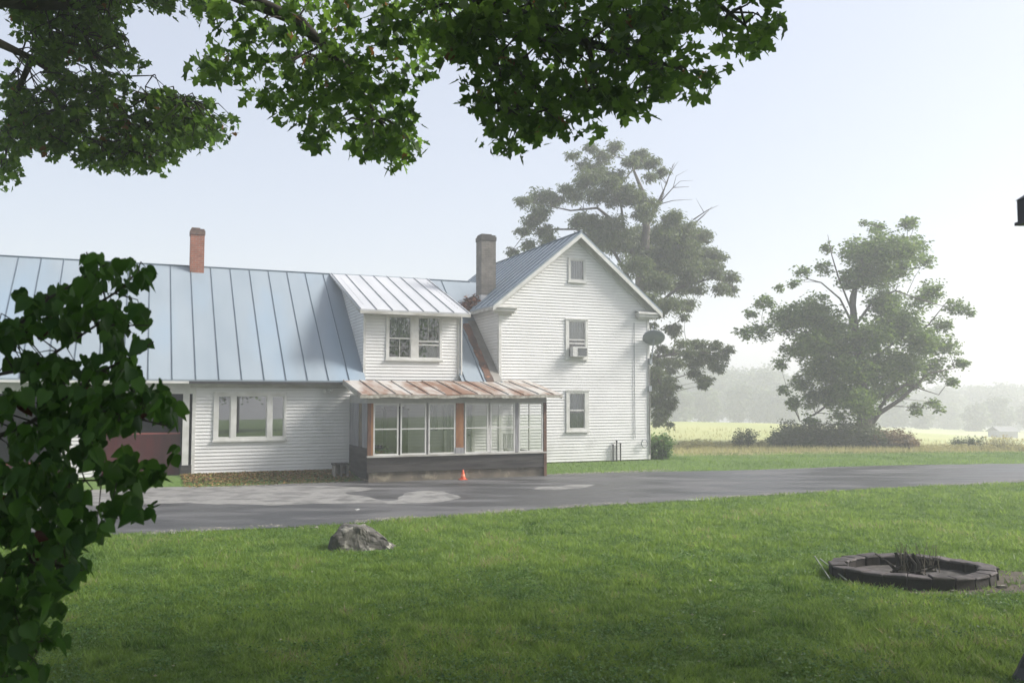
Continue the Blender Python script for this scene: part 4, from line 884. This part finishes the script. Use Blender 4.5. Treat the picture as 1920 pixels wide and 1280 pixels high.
trunk3 = ([tuple(lb), B_(1197, 700), B_(1200, 600), B_(1203, 520), B_(1212, 430), B_(1205, 360), B_(1180, 300)], [.55, .45, .38, .33, .22, .12, .04],
 [([B_(1203, 520), B_(1170, 430), B_(1120, 390), B_(1070, 395), B_(1000, 380)], [.24, .18, .13, .08, .03]), ([B_(1200, 560), B_(1150, 470), B_(1080, 430), B_(990, 430), B_(960, 470)], [.2, .15, .1, .06, .02]), ([B_(1170, 430), B_(1160, 350), B_(1185, 320), B_(1230, 300)], [.12, .09, .06, .02]),
  ([B_(1212, 430), B_(1240, 370), B_(1258, 320), B_(1265, 305)], [.12, .07, .04, .015]), ([B_(1203, 520), B_(1270, 450), B_(1310, 440)], [.2, .13, .05]), ([B_(1200, 600), B_(1270, 540), B_(1340, 520), B_(1380, 540)], [.2, .13, .08, .03]),
  ([B_(1198, 690), B_(1235, 668), B_(1290, 660), B_(1340, 662), B_(1368, 655)], [.2, .13, .1, .06, .02]), ([B_(1198, 720), B_(1230, 700), B_(1245, 740), B_(1240, 790)], [.15, .1, .06, .02])])
lt = clump_tree('locust_tree', 'tall hazy feathery locust tree rising behind the gable end of the house', tuple(lb), LY, lc, M['locust'], M['bark'], .22, THIN, 1100, trunk3, 4.2, droop=.7, flat=.3, seed=8, squash=.65)
mb = MB()   # dead limbs at the upper right of the crown
def dead(a, b, c_, r): mb.tube([np.array(B_(*a))-lb, np.array(B_(*b))-lb, np.array(B_(*c_))-lb], [r, r*.6, r*.2], 5)
for a, b, c_, r in (((1225, 395), (1250, 345), (1262, 308), .05), ((1255, 330), (1265, 312), (1272, 303), .025), ((1228, 390), (1262, 352), (1292, 350), .045), ((1262, 352), (1275, 340), (1300, 338), .022), ((1230, 385), (1262, 376), (1298, 374), .035), ((1225, 400), (1245, 365), (1236, 330), .035), ((1300, 412), (1325, 395), (1347, 385), .04), ((1320, 398), (1312, 385), (1305, 372), .02), ((1290, 430), (1318, 405), (1335, 388), .05), ((1262, 352), (1268, 330), (1290, 318), .02), ((1250, 345), (1240, 325), (1228, 315), .02)):
    dead(a, b, c_, r)
mb.build('dead_limb', M['bark'], lt, smooth=True)

# far wood beyond the field: one fog-faded mass
def farcloud(rng, h=9.0, wd=3.4):
    out = []
    for k in range(24):
        t = rng.uniform(.12, 1); a = rng.uniform(0, 2*pi); rr = wd*sqrt(max(.05, 1-((t-.5)/.55)**2))*rng.uniform(.3, .8)
        sr = rng.uniform(.6, 1.1); out.append(np.array([rr*cos(a), rr*sin(a), t*h])+rng.normal(0, 1, (170, 3))*sr*np.array([.85, .85, .65]))
    return np.concatenate(out)
rr = random.Random(4); rng = np.random.default_rng(31); Q = []
toppx = [(1200, 700), (1260, 703), (1300, 692), (1380, 688), (1440, 692), (1500, 702), (1580, 716), (1640, 722), (1700, 726), (1760, 728), (1800, 722), (1840, 724), (1880, 718), (1960, 720), (2060, 716)]
spots = [(x+rr.uniform(-8, 8), rr.uniform(180, 200) if x < 1480 else rr.uniform(195, 226), 0) for x in np.arange(1215, 2050, 24)]
spots += [(x+rr.uniform(-8, 8), rr.uniform(150, 165) if x < 1480 else rr.uniform(155, 180), 1) for x in np.arange(1230, 2050, 50)]
for x, Y, low in spots:
    ty = np.interp(x, [q[0] for q in toppx], [q[1] for q in toppx])+rr.uniform(-4, 8)+(30 if low else 0)
    wx = at(x, 745, Y)[0]; zb = float(gz(wx, Y)); s_ = (at(x, ty, Y)[2]-zb)/9.3
    Q.append(farcloud(rng)*np.array([s_*rr.uniform(.95, 1.3), s_*1.1, s_])+np.array([wx, Y, zb]))
Q = np.concatenate(Q); V, T, ti = leaves(Q, .75, SIMPLE, .4, .4, rng)
fastmesh('far_wood', V, T, M['farwood'], None, ti, kind='stuff', label='fog-faded wood beyond the hayfield', cat='trees')
# far farm building in the mist
bx = at(1880, 803, 125); zb = float(gz(bx[0], 125)); barn = empty('shed', (bx[0], 125, zb), .25, label='low grey-roofed shed in the mist at the far right edge of the field', cat='shed')
hh = float(bx[2]-zb); MB().box(-1.9, 1.9, -1.4, 1.4, -.3, max(1.2, hh-.2)).build('wall', M['greywood'], barn); h0 = max(1.2, hh-.2); barn.scale = (.8, .8, .8)
mb = MB(); mb.slab([(-2.2, -1.7, h0-.1), (2.2, -1.7, h0-.1), (2.2, 0, h0+.8), (-2.2, 0, h0+.8)], .08); mb.slab([(2.2, 1.7, h0-.1), (-2.2, 1.7, h0-.1), (-2.2, 0, h0+.8), (2.2, 0, h0+.8)], .08); mb.build('roof', mat('old_tin', (.20, .205, .21), (.16, .165, .17), 2, .9), barn)

# ---- shrubs and weeds
def bush(name, label, cat, c_, r, h, m, leaf, n, tmpl=SIMPLE, seed=1, flower=None, stemm=None, nst=30, kind=None):
    rng = np.random.default_rng(seed); z0 = float(gz(c_[0], c_[1])); root = empty(name, (c_[0], c_[1], z0), 0, label=label, cat=cat, kind=kind); mb = MB(); P = []
    tips = []
    for i in range(nst):
        a = rng.uniform(0, 2*pi); q = sqrt(rng.uniform(0, 1)); x0, y0 = r[0]*q*cos(a)*.8, r[1]*q*sin(a)*.8; hh = h*rng.uniform(.6, 1.08)*(1-.35*q*q)
        tip = np.array([x0*1.2+rng.normal(0, .05), y0*1.2, hh]); mb.tube([(x0*.8, y0*.8, -.03), (x0, y0, hh*.5), tip], [.012, .009, .004], 4); tips.append(tip)
        t = rng.uniform(.1, 1, max(3, n//nst))[:, None]; P.append(np.array([x0*.8, y0*.8, 0])*(1-t)+tip*t+rng.normal(0, .07, (len(t), 3))*np.array([1, 1, .6])*(1+h*.5))
    P = np.concatenate(P); P[:, 2] = np.maximum(P[:, 2], .02); V, T, ti = leaves(P, leaf, tmpl, .3, .2, rng); fastmesh('foliage', V, T, m, root, ti)
    mb.build('stem', stemm or M['bark'], root)
    if flower:
        tp = np.array(tips)[rng.choice(len(tips), flower[1], replace=False)]; q = np.repeat(tp, 14, 0)+rng.normal(0, .035, (len(tp)*14, 3)); V, T, ti = leaves(q, .06, SIMPLE, .1, .2, rng); fastmesh('flower', V, T, flower[0], root, ti)
    return root
x_, y_ = toworld(6.75, .35)
bush('flowering_shrub', 'bright green shrub with orange flowers at the right corner of the house', 'shrub', (x_, y_), (.5, .5), 1.05, M['shrub'], .12, 2600, seed=2, flower=(M['orangefl'], 3), nst=34)
g = at(1432, 850, 40); bush('misty_shrub', 'pale misty shrub at the left end of the weed strip', 'shrub', (g[0], 43.5), (.8, .6), 1.0, M['weed'], .10, 1800, seed=3)
g = at(1825, 850, 44); bush('meadow_shrub', 'low dark shrub alone in the meadow right of the maple', 'shrub', (g[0], 44.5), (.95, .6), .75, M['weed'], .10, 2200, seed=4)
g = at(1885, 850, 43); bush('goldenrod', 'patch of yellow goldenrod at the far right meadow edge', 'wildflowers', (g[0], 43.5), (1.2, .8), .75, M['haygrass'], .09, 2000, THIN, seed=6, flower=(M['yellow'], 30), nst=50)
# dense weeds round the maple foot
def weeds(name, label, x0, x1, h, m, n, seed):
    rng = np.random.default_rng(seed); px = rng.uniform(x0, x1, n); ed = np.minimum(1, np.minimum(px-x0, x1-px)/40+.45); P = []
    Yw = TY-1.7+rng.uniform(-.9, .9, n); X = np.array([at(a, 850, b)[0] for a, b in zip(px, Yw)]); Z = gz(X, Yw)
    hh = h*ed*rng.uniform(.55, 1.1, n)*(.7+.5*vnoise(X, Yw, .7, seed)); t = rng.uniform(.02, 1, (n, 34))
    lean = rng.normal(0, .12, (n, 2)); P = np.stack([X[:, None]+lean[:, :1]*t+rng.normal(0, .07, t.shape), Yw[:, None]+lean[:, 1:]*t+rng.normal(0, .07, t.shape), Z[:, None]+hh[:, None]*t], -1).reshape(-1, 3)
    V, T, ti = leaves(P, .12, SIMPLE, .3, .2, rng); return fastmesh(name, V, T, m, None, ti, kind='stuff', label=label, cat='weeds')
weeds('weeds', 'dark bushy weeds growing round the foot of the field maple', 1445, 1668, 1.25, M['weed'], 900, 61)
weeds('weeds', 'brown seeding weeds right of the field maple trunk', 1630, 1722, 1.0, M['weedbrown'], 260, 62)
weeds('weeds', 'scattered pale weeds along the near edge of the meadow', 1240, 1460, .34, M['haygrass'], 160, 63)
weeds('weeds', 'scattered low pale weeds at the right of the meadow', 1722, 1980, .32, M['haygrass'], 200, 64)

# ================================================================ FOREGROUND MAPLE (overhanging the camera's view)
FMB = np.array([-7.6, 7.4, -.2])
fm = empty('shade_maple', tuple(FMB), 0, label='big maple whose dark leafy boughs hang across the top of the view', cat='tree')
LEFT = [(0, -30), (10, 10), (30, 40), (45, 70), (38, 100), (0, 145), (0, 352), (12, 345), (30, 318), (42, 285), (65, 270), (90, 285), (110, 290), (120, 275), (150, 305), (200, 318), (260, 320), (310, 314), (340, 285), (390, 270), (430, 240), (436, 215), (400, 190), (350, 185), (318, 165), (295, 140), (262, 115), (225, 75), (215, 35), (250, 15), (320, 12), (345, 30), (390, 30), (400, -30)]
MID = [(380, -30), (400, 45), (430, 75), (375, 112), (360, 138), (385, 145), (430, 142), (465, 170), (490, 185), (520, 205), (515, 238), (535, 225), (560, 240), (578, 268), (612, 268), (622, 238), (650, 245), (658, 285), (680, 292), (700, 285), (740, 305), (772, 312), (782, 290), (780, 265), (775, 240), (772, 200), (752, 182), (765, 172), (770, 150), (800, 148), (798, 118), (775, 112), (735, 130), (725, 120), (770, 95), (800, 95), (840, 110), (870, 95), (870, -30)]
RGT = [(840, -30), (800, 60), (868, 110), (868, 128), (885, 160), (882, 180), (905, 210), (918, 228), (905, 260), (903, 288), (930, 290), (955, 288), (985, 270), (1000, 255), (1060, 255), (1072, 240), (1098, 248), (1116, 242), (1108, 212), (1098, 195), (1125, 200), (1130, 182), (1145, 205), (1180, 218), (1210, 212), (1205, 180), (1222, 165), (1250, 172), (1290, 160), (1295, 185), (1312, 182), (1330, 155), (1352, 150), (1345, 125), (1328, 105), (1305, 92), (1312, 78), (1290, 66), (1272, 55), (1290, 50), (1330, 45), (1355, 55), (1350, 98), (1378, 98), (1390, 80), (1395, 102), (1420, 100), (1425, 80), (1445, 85), (1450, 50), (1458, 0), (1458, -30)]
frng = np.random.default_rng(77); ring_ = []
def spray(poly, Ya, Yb, n, leaf, per, gap, seedn, rad):
    xs_ = np.array([p[0] for p in poly]); ys_ = np.array([p[1] for p in poly]); pts = []
    while len(pts) < n:
        x = frng.uniform(xs_.min(), xs_.max(), 4000); y = frng.uniform(ys_.min(), ys_.max(), 4000)
        g_ = vnoise(x, y, 26, seedn)*.6+vnoise(x, y, 60, seedn+1)*.4
        k = inpoly(x, y, poly) & (g_ > gap-.12*frng.uniform(0, 1, 4000)); pts += list(zip(x[k], y[k]))
    pts = pts[:n]; out = []; cs = []
    for x, y in pts:
        Y = frng.uniform(Ya, Yb); c_ = at(x, y, Y); cs.append(c_); m_ = frng.integers(max(2, per-2), per+3)
        out.append(c_+frng.normal(0, 1, (m_, 3))*rad*np.array([1, 1, .6]))
    return np.concatenate(out), np.array(cs)
P1, c1 = spray(LEFT, 11.5, 14.0, 1900, .12, 4, .40, 5, .07)
P2, c2 = spray(MID, 8.0, 11.0, 640, .13, 4, .36, 15, .07)
P3, c3 = spray(RGT, 7.2, 9.2, 720, .13, 4, .40, 25, .06)
Pv = np.concatenate([P1, P2, P3])
V, T, ti = join([leaves(P1, .102, MAPLE, .8, .25, frng), leaves(np.concatenate([P2, P3]), .118, MAPLE, .8, .25, frng)])
# the rest of the crown, above and around the frame
cand = frng.normal(0, 1, (120000, 3)); cand = norm(cand)*(frng.uniform(0, 1, (120000, 1))**(1/2.6)); cand = cand*np.array([12.0, 8.5, 5.0])+np.array([-1.5, 5.5, 8.6])
vis = (cand[:, 1] > .3) & (cand[:, 2]-CAMZ < (HOR+25)/F*cand[:, 1]*1.0+.25) & (np.abs(cand[:, 0]) < .60*cand[:, 1]+.4)
low = cand[:, 2] < 4.2
gap = (cand[:, 0] > -3.5) & (cand[:, 0] < 12) & (cand[:, 1] > 6.2)   # hole cut in the unseen crown so sunlight reaches the hanging boughs
cand = cand[~vis & ~low & ~gap]; g_ = vnoise(cand[:, 0]*1.0, cand[:, 1]+cand[:, 2], 1.1, 71); cand = cand[g_ > .30][:52000]
for cc_, rr_, nn_ in (((-3.2, 13.2, 11.2), (4.8, 2.8, 2.2), 13000), ((6.0, 8.2, 9.6), (2.6, 2.0, 1.5), 3500)):   # unseen boughs added above the view to shade the hanging leaves
    q = norm(frng.normal(0, 1, (nn_, 3)))*(frng.uniform(0, 1, (nn_, 1))**(1/2.6))*np.array(rr_)+np.array(cc_); cand = np.concatenate([cand, q[q[:, 2]-CAMZ > (HOR+25)/F*q[:, 1]+.3]])
V2, T2, ti2 = leaves(cand, .20, (MAPLE[0], MAPLE[1]), .5, .5, frng)
V, T, ti = join([(V, T, ti), (V2, T2, ti2)])
fastmesh('crown', V-FMB, T, M['maple'], fm, ti)
mb = MB()
limbs = [
 ([FMB, (-7.5, 7.5, 1.5), (-7.3, 7.7, 3.4), (-7.0, 8.0, 5.2), (-6.4, 8.2, 8.0), (-5.8, 8.4, 10.5)], [.45, .36, .33, .28, .16, .05]),
 ([(-7.2, 7.8, 4.2), at(-120, -20, 11.0), at(60, 5, 11.6), at(180, 8, 12.2), at(290, -10, 12.6)], [.22, .15, .11, .07, .02]),
 ([(-7.2, 7.8, 4.8), (-6.0, 9.5, 6.4), at(60, 110, 12.6), at(150, 170, 13), at(280, 240, 13)], [.12, .06, .045, .035, .015]),
 ([(-7.1, 7.9, 5.2), at(200, -90, 10), at(420, -20, 9.8), at(560, 40, 9.6), at(650, 130, 9.5), at(720, 240, 9.4)], [.22, .13, .1, .07, .045, .015]),
 ([(-7.0, 8, 5.6), at(400, -190, 9), at(750, -60, 8.6), at(960, 20, 8.3), at(1100, 80, 8.2), at(1280, 130, 8.2)], [.22, .13, .09, .06, .045, .015]),
 ([at(750, -60, 8.6), at(1050, -80, 8.2), at(1300, -30, 8), at(1400, 50, 8)], [.08, .06, .04, .012]),
 ([at(900, 0, 8.4), at(930, 120, 8.3), at(960, 230, 8.3)], [.04, .03, .01]),
 ([at(60, 110, 12.6), at(20, 200, 12.5), at(8, 320, 12.5)], [.05, .03, .01]),
 ([at(1100, 80, 8.2), at(1120, 150, 8.2), at(1190, 195, 8.2)], [.03, .02, .008]),
 ([(-6.7, 8.1, 6.8), (-4, 6, 9.0), (-1, 5, 9.6), (2.5, 5, 8.8)], [.2, .13, .09, .03]), ([(-6.4, 8.2, 8.0), (-3, 10, 10), (1, 12, 10.4)], [.16, .1, .03]), ([(-7, 8, 5.6), (-8, 5, 7.5), (-9, 2.5, 8.5)], [.18, .1, .03])]
nodes = []
for p, r in limbs:
    p = [np.array(q, float) for q in p]; mb.tube(p, r, 8)
    for a, b in zip(p[:-1], p[1:]):
        for t in np.linspace(0, 1, 7)[:-1]: nodes.append(a*(1-t)+b*t)
nodes = np.array(nodes[12:])
c1_ = c1[::2]
for cs in (c1_, c2[::2], c3[::2]):
    for c_ in cs:
        dist = np.linalg.norm(nodes-c_, axis=1)+np.where(nodes[:, 2] < c_[2], .6, 0); b0 = nodes[np.argmin(dist)]
        if np.linalg.norm(b0-c_) > (1.1 if cs is c1_ else .62): continue
        mm = b0*.5+c_*.5+frng.normal(0, .05, 3)+np.array([0, 0, .06]); mb.tube([b0, mm, c_], [.014, .009, .003], 4, cap=False)
        if frng.uniform() < .4: nodes = np.vstack([nodes, mm[None]])
mb.v = [tuple(np.array(p)-FMB) for p in mb.v]; mb.build('trunk', M['darkbark'], fm, smooth=True)
# foreground shrub at the left edge
BUSH = [(-160, 520), (-20, 530), (10, 530), (30, 512), (62, 508), (70, 530), (95, 540), (120, 515), (150, 500), (160, 478), (195, 473), (205, 490), (232, 480), (262, 485), (280, 505), (276, 530), (258, 535), (250, 545), (262, 575), (285, 585), (287, 620), (270, 655), (258, 650), (240, 600), (228, 640), (230, 665), (250, 660), (256, 690), (265, 705), (270, 700), (300, 700), (312, 740), (330, 750), (340, 790), (325, 820), (345, 860), (344, 900), (325, 935), (305, 900), (295, 945), (280, 980), (265, 960), (245, 985), (232, 940), (215, 960), (200, 980), (175, 1018), (160, 985), (150, 1010), (160, 1060), (150, 1095), (128, 1100), (115, 1130), (120, 1190), (100, 1235), (80, 1250), (60, 1330), (-160, 1330)]
SB = np.array([-2.35, 2.75, -.2]); sh = empty('foreground_shrub', tuple(SB), 0, label='dark heart-leaved shrub filling the left edge close to the viewer', cat='shrub')
xs_ = frng.uniform(-160, 350, 13000); ys_ = frng.uniform(470, 1330, 13000); g_ = vnoise(xs_, ys_, 34, 91)*.6+vnoise(xs_, ys_, 80, 92)*.4
thr = np.where(ys_ < 720, .52, np.where(ys_ > 1000, .35, .40))+np.where((xs_ > 120) & (ys_ > 700) & (ys_ < 1020), .05, 0); k = inpoly(xs_, ys_, BUSH) & (g_ > thr); xs_, ys_ = xs_[k][:3200], ys_[k][:3200]
P = np.array([at(x, y, Y) for x, y, Y in zip(xs_, ys_, frng.uniform(2.35, 3.25, len(xs_)))])
V, T, ti = leaves(P, .049, HEART, 1.5, .1, frng); fastmesh('foliage', V-SB, T, M['heart'], sh, ti)
mb = MB(); mains = []
for p in ([SB, at(-330, 900, 2.8), at(-200, 800, 2.8), at(0, 640, 2.8), at(90, 560, 2.8), at(200, 495, 2.8)], [SB, at(-300, 960, 2.8), at(-100, 860, 2.7), at(60, 790, 2.7), at(200, 770, 2.7), at(320, 800, 2.75)],
          [SB, at(-260, 1100, 2.9), at(-60, 980, 2.9), at(100, 900, 2.9), at(250, 900, 2.9)], [SB, at(-260, 1200, 2.7), at(-80, 1100, 2.7), at(60, 1060, 2.7), at(140, 1060, 2.7)], [SB, at(-200, 1300, 2.6), at(-50, 1240, 2.6), at(80, 1200, 2.6)],
          [at(-100, 720, 2.8), at(60, 690, 2.7), at(180, 610, 2.7), at(280, 610, 2.7)], [at(0, 640, 2.8), at(150, 590, 2.85), at(230, 540, 2.85), at(262, 505, 2.85)], [at(60, 790, 2.7), at(180, 700, 2.75), at(250, 668, 2.75), at(288, 640, 2.75)]):
    p = [np.array(q, float) for q in p]; mb.tube(p, list(np.linspace(.014 if len(p) > 4 else .007, .002, len(p))), 6)
    for a, b in zip(p[:-1], p[1:]):
        for t in np.linspace(0, 1, 6)[:-1]: mains.append(a*(1-t)+b*t)
mains = np.array(mains)
for q in P[::3]:
    b0 = mains[np.argmin(np.linalg.norm(mains-q, axis=1))]; mm = (b0+q)/2+frng.normal(0, .02, 3)
    if np.linalg.norm(b0-q) < .16: mb.tube([b0, mm, q], [.003, .002, .0012], 3, cap=False)
mb.v = [tuple(np.array(p)-SB) for p in mb.v]; mb.build('stem', M['darkbark'], sh, smooth=True)

# bird feeder at the right edge, tarp at the lower right corner
fx, fy = .5853*3.2+.032, 3.2
z1, z0 = CAMZ+(745-355)/F*3.2, CAMZ+(745-414)/F*3.2
bf = empty('bird_feeder', (fx+.075, fy, z0), 0, label='dark purple box lantern hanging at the right edge of the view', cat='lantern'); bf.name = 'hanging_lantern'
pm = mat('dark_purple_metal', (.016, .010, .030), (.03, .02, .045), 6, .4)
MB().box(-.07, .07, -.07, .07, 0, .012).box(-.062, .062, -.062, .062, .012, (z1-z0)*.82).build('lantern_body', pm, bf)
mb = MB(); h_ = z1-z0; mb.hexa([(-.066, -.066, h_*.83), (.066, -.066, h_*.83), (.066, .066, h_*.83), (-.066, .066, h_*.83), (-.02, -.02, h_*1.15), (.02, -.02, h_*1.15), (.02, .02, h_*1.15), (-.02, .02, h_*1.15)]); mb.build('lantern_roof', pm, bf)
MB().tube([(0, 0, h_*1.14), (0, 0, 2.6)], .003, 5).build('cord', M['black'], bf)
tp = ground(1966, 1312); boulder('covered_woodpile', [(-.02, 0, .0), (0, .7, 0), (.05, 0, .18), (.12, .1, .30), (.12, .6, .32), (1.2, 0, 0), (1.2, .8, 0), (1.1, .1, .42), (1.1, .7, .42), (0, 0, -.1), (1.2, 0, -.1)], M['tarp'], (float(tp[0])-.03, float(tp[1])-.15, -.2), amp=.01, label='edge of a dark navy tarpaulin heap at the lower right corner of the lawn', cat='tarpaulin')

# unseen second maple, added right of the frame to shade the near lawn
def added_maple():
    B0 = np.array([11.5, 3.5, -.2]); root = empty('shade_maple', tuple(B0), 0, label='unseen second maple added right of the view to shade the lawn', cat='tree'); rng = np.random.default_rng(303)
    q = norm(rng.normal(0, 1, (60000, 3)))*(rng.uniform(0, 1, (60000, 1))**(1/2.6)); q = q*np.array([6.5, 7.5, 5.0])+np.array([11.0, 6.0, 8.6])
    v_ = (q[:, 1] > .3) & (q[:, 2]-CAMZ < (HOR+40)/F*q[:, 1]+.3) & (np.abs(q[:, 0]) < .62*q[:, 1]+.5); q = q[~v_ & (q[:, 2] > 3.6)]
    g_ = vnoise(q[:, 0], q[:, 1]+q[:, 2], 1.1, 81); q = q[g_ > .34][:12500]; V, T, ti = leaves(q, .20, MAPLE, .5, .5, rng); fastmesh('crown', V-B0, T, M['maple'], root, ti)
    mb = MB(); mb.tube([(0, 0, -.1), (.1, .1, 2.5), (0, .3, 6), (-.3, .8, 10)], [.4, .32, .25, .06], 10)
    for k in range(12):
        a = k*2.4; mb.tube([(0, .2, 3.6+k*.35), (cos(a)*1.8, .6+sin(a)*1.6, 5.6+k*.35), (cos(a)*4, 1+sin(a)*3.5, 6.8+k*.3)], [.14, .09, .02], 6)
    mb.build('trunk', M['darkbark'], root, smooth=True)
added_maple()
# trees standing behind the viewer, seen as reflections in the wing and gable windows
def yard_tree(loc, h, wd, seed, label, n=60):
    rng = np.random.default_rng(seed); root = empty('yard_tree', loc, 0, label=label, cat='tree'); out = []; mb = MB()
    mb.tube([(0, 0, -.1), (.05, 0, h*.35), (0, .1, h*.8)], [.28, .22, .06], 8)
    for k in range(n):
        t = rng.uniform(.28, 1); a = rng.uniform(0, 2*pi); rr_ = wd*sqrt(max(.04, 1-((t-.6)/.42)**2))*rng.uniform(.2, .9)
        c_ = np.array([rr_*cos(a), rr_*sin(a), t*h]); sr = rng.uniform(.4, .8); out.append(leaves(c_+rng.normal(0, 1, (170, 3))*sr*np.array([.75, .75, .5]), .22, SIMPLE, .4, .4, rng))
        mb.tube([(0, .05*t, h*min(t, .75)*.8), c_*.5+np.array([0, 0, h*t*.42]), c_], [.05, .035, .01], 5)
    V, T, ti = join(out); fastmesh('crown', V, T, M['maple'], root, ti); mb.build('trunk', M['darkbark'], root, smooth=True)
yard_tree((9.5, -6, -.2), 9.5, 2.6, 201, 'slender yard tree behind the viewer, mirrored in the wing picture window')
yard_tree((3.0, -11, -.2), 12, 4.5, 202, 'broad yard tree directly behind the viewer', 90)
yard_tree((18, -9, -.2), 12, 4.5, 203, 'broad yard tree far to the right behind the viewer', 90)

# ================================================================ HAZE
mb = MB(); mb.box(-165, 205, -45, 240, -9, 18.8)
hz = mb.build('haze', [], kind='stuff')
hm = bpy.data.materials.new('haze_air'); hm.use_nodes = True; t = hm.node_tree; t.nodes.remove(t.nodes['Principled BSDF'])
pv = t.nodes.new('ShaderNodeVolumePrincipled'); pv.inputs['Color'].default_value = (.93, .95, 1, 1); pv.inputs['Density'].default_value = HAZE; pv.inputs['Anisotropy'].default_value = .3
t.links.new(pv.outputs[0], t.nodes['Material Output'].inputs['Volume']); hz.data.materials.append(hm)
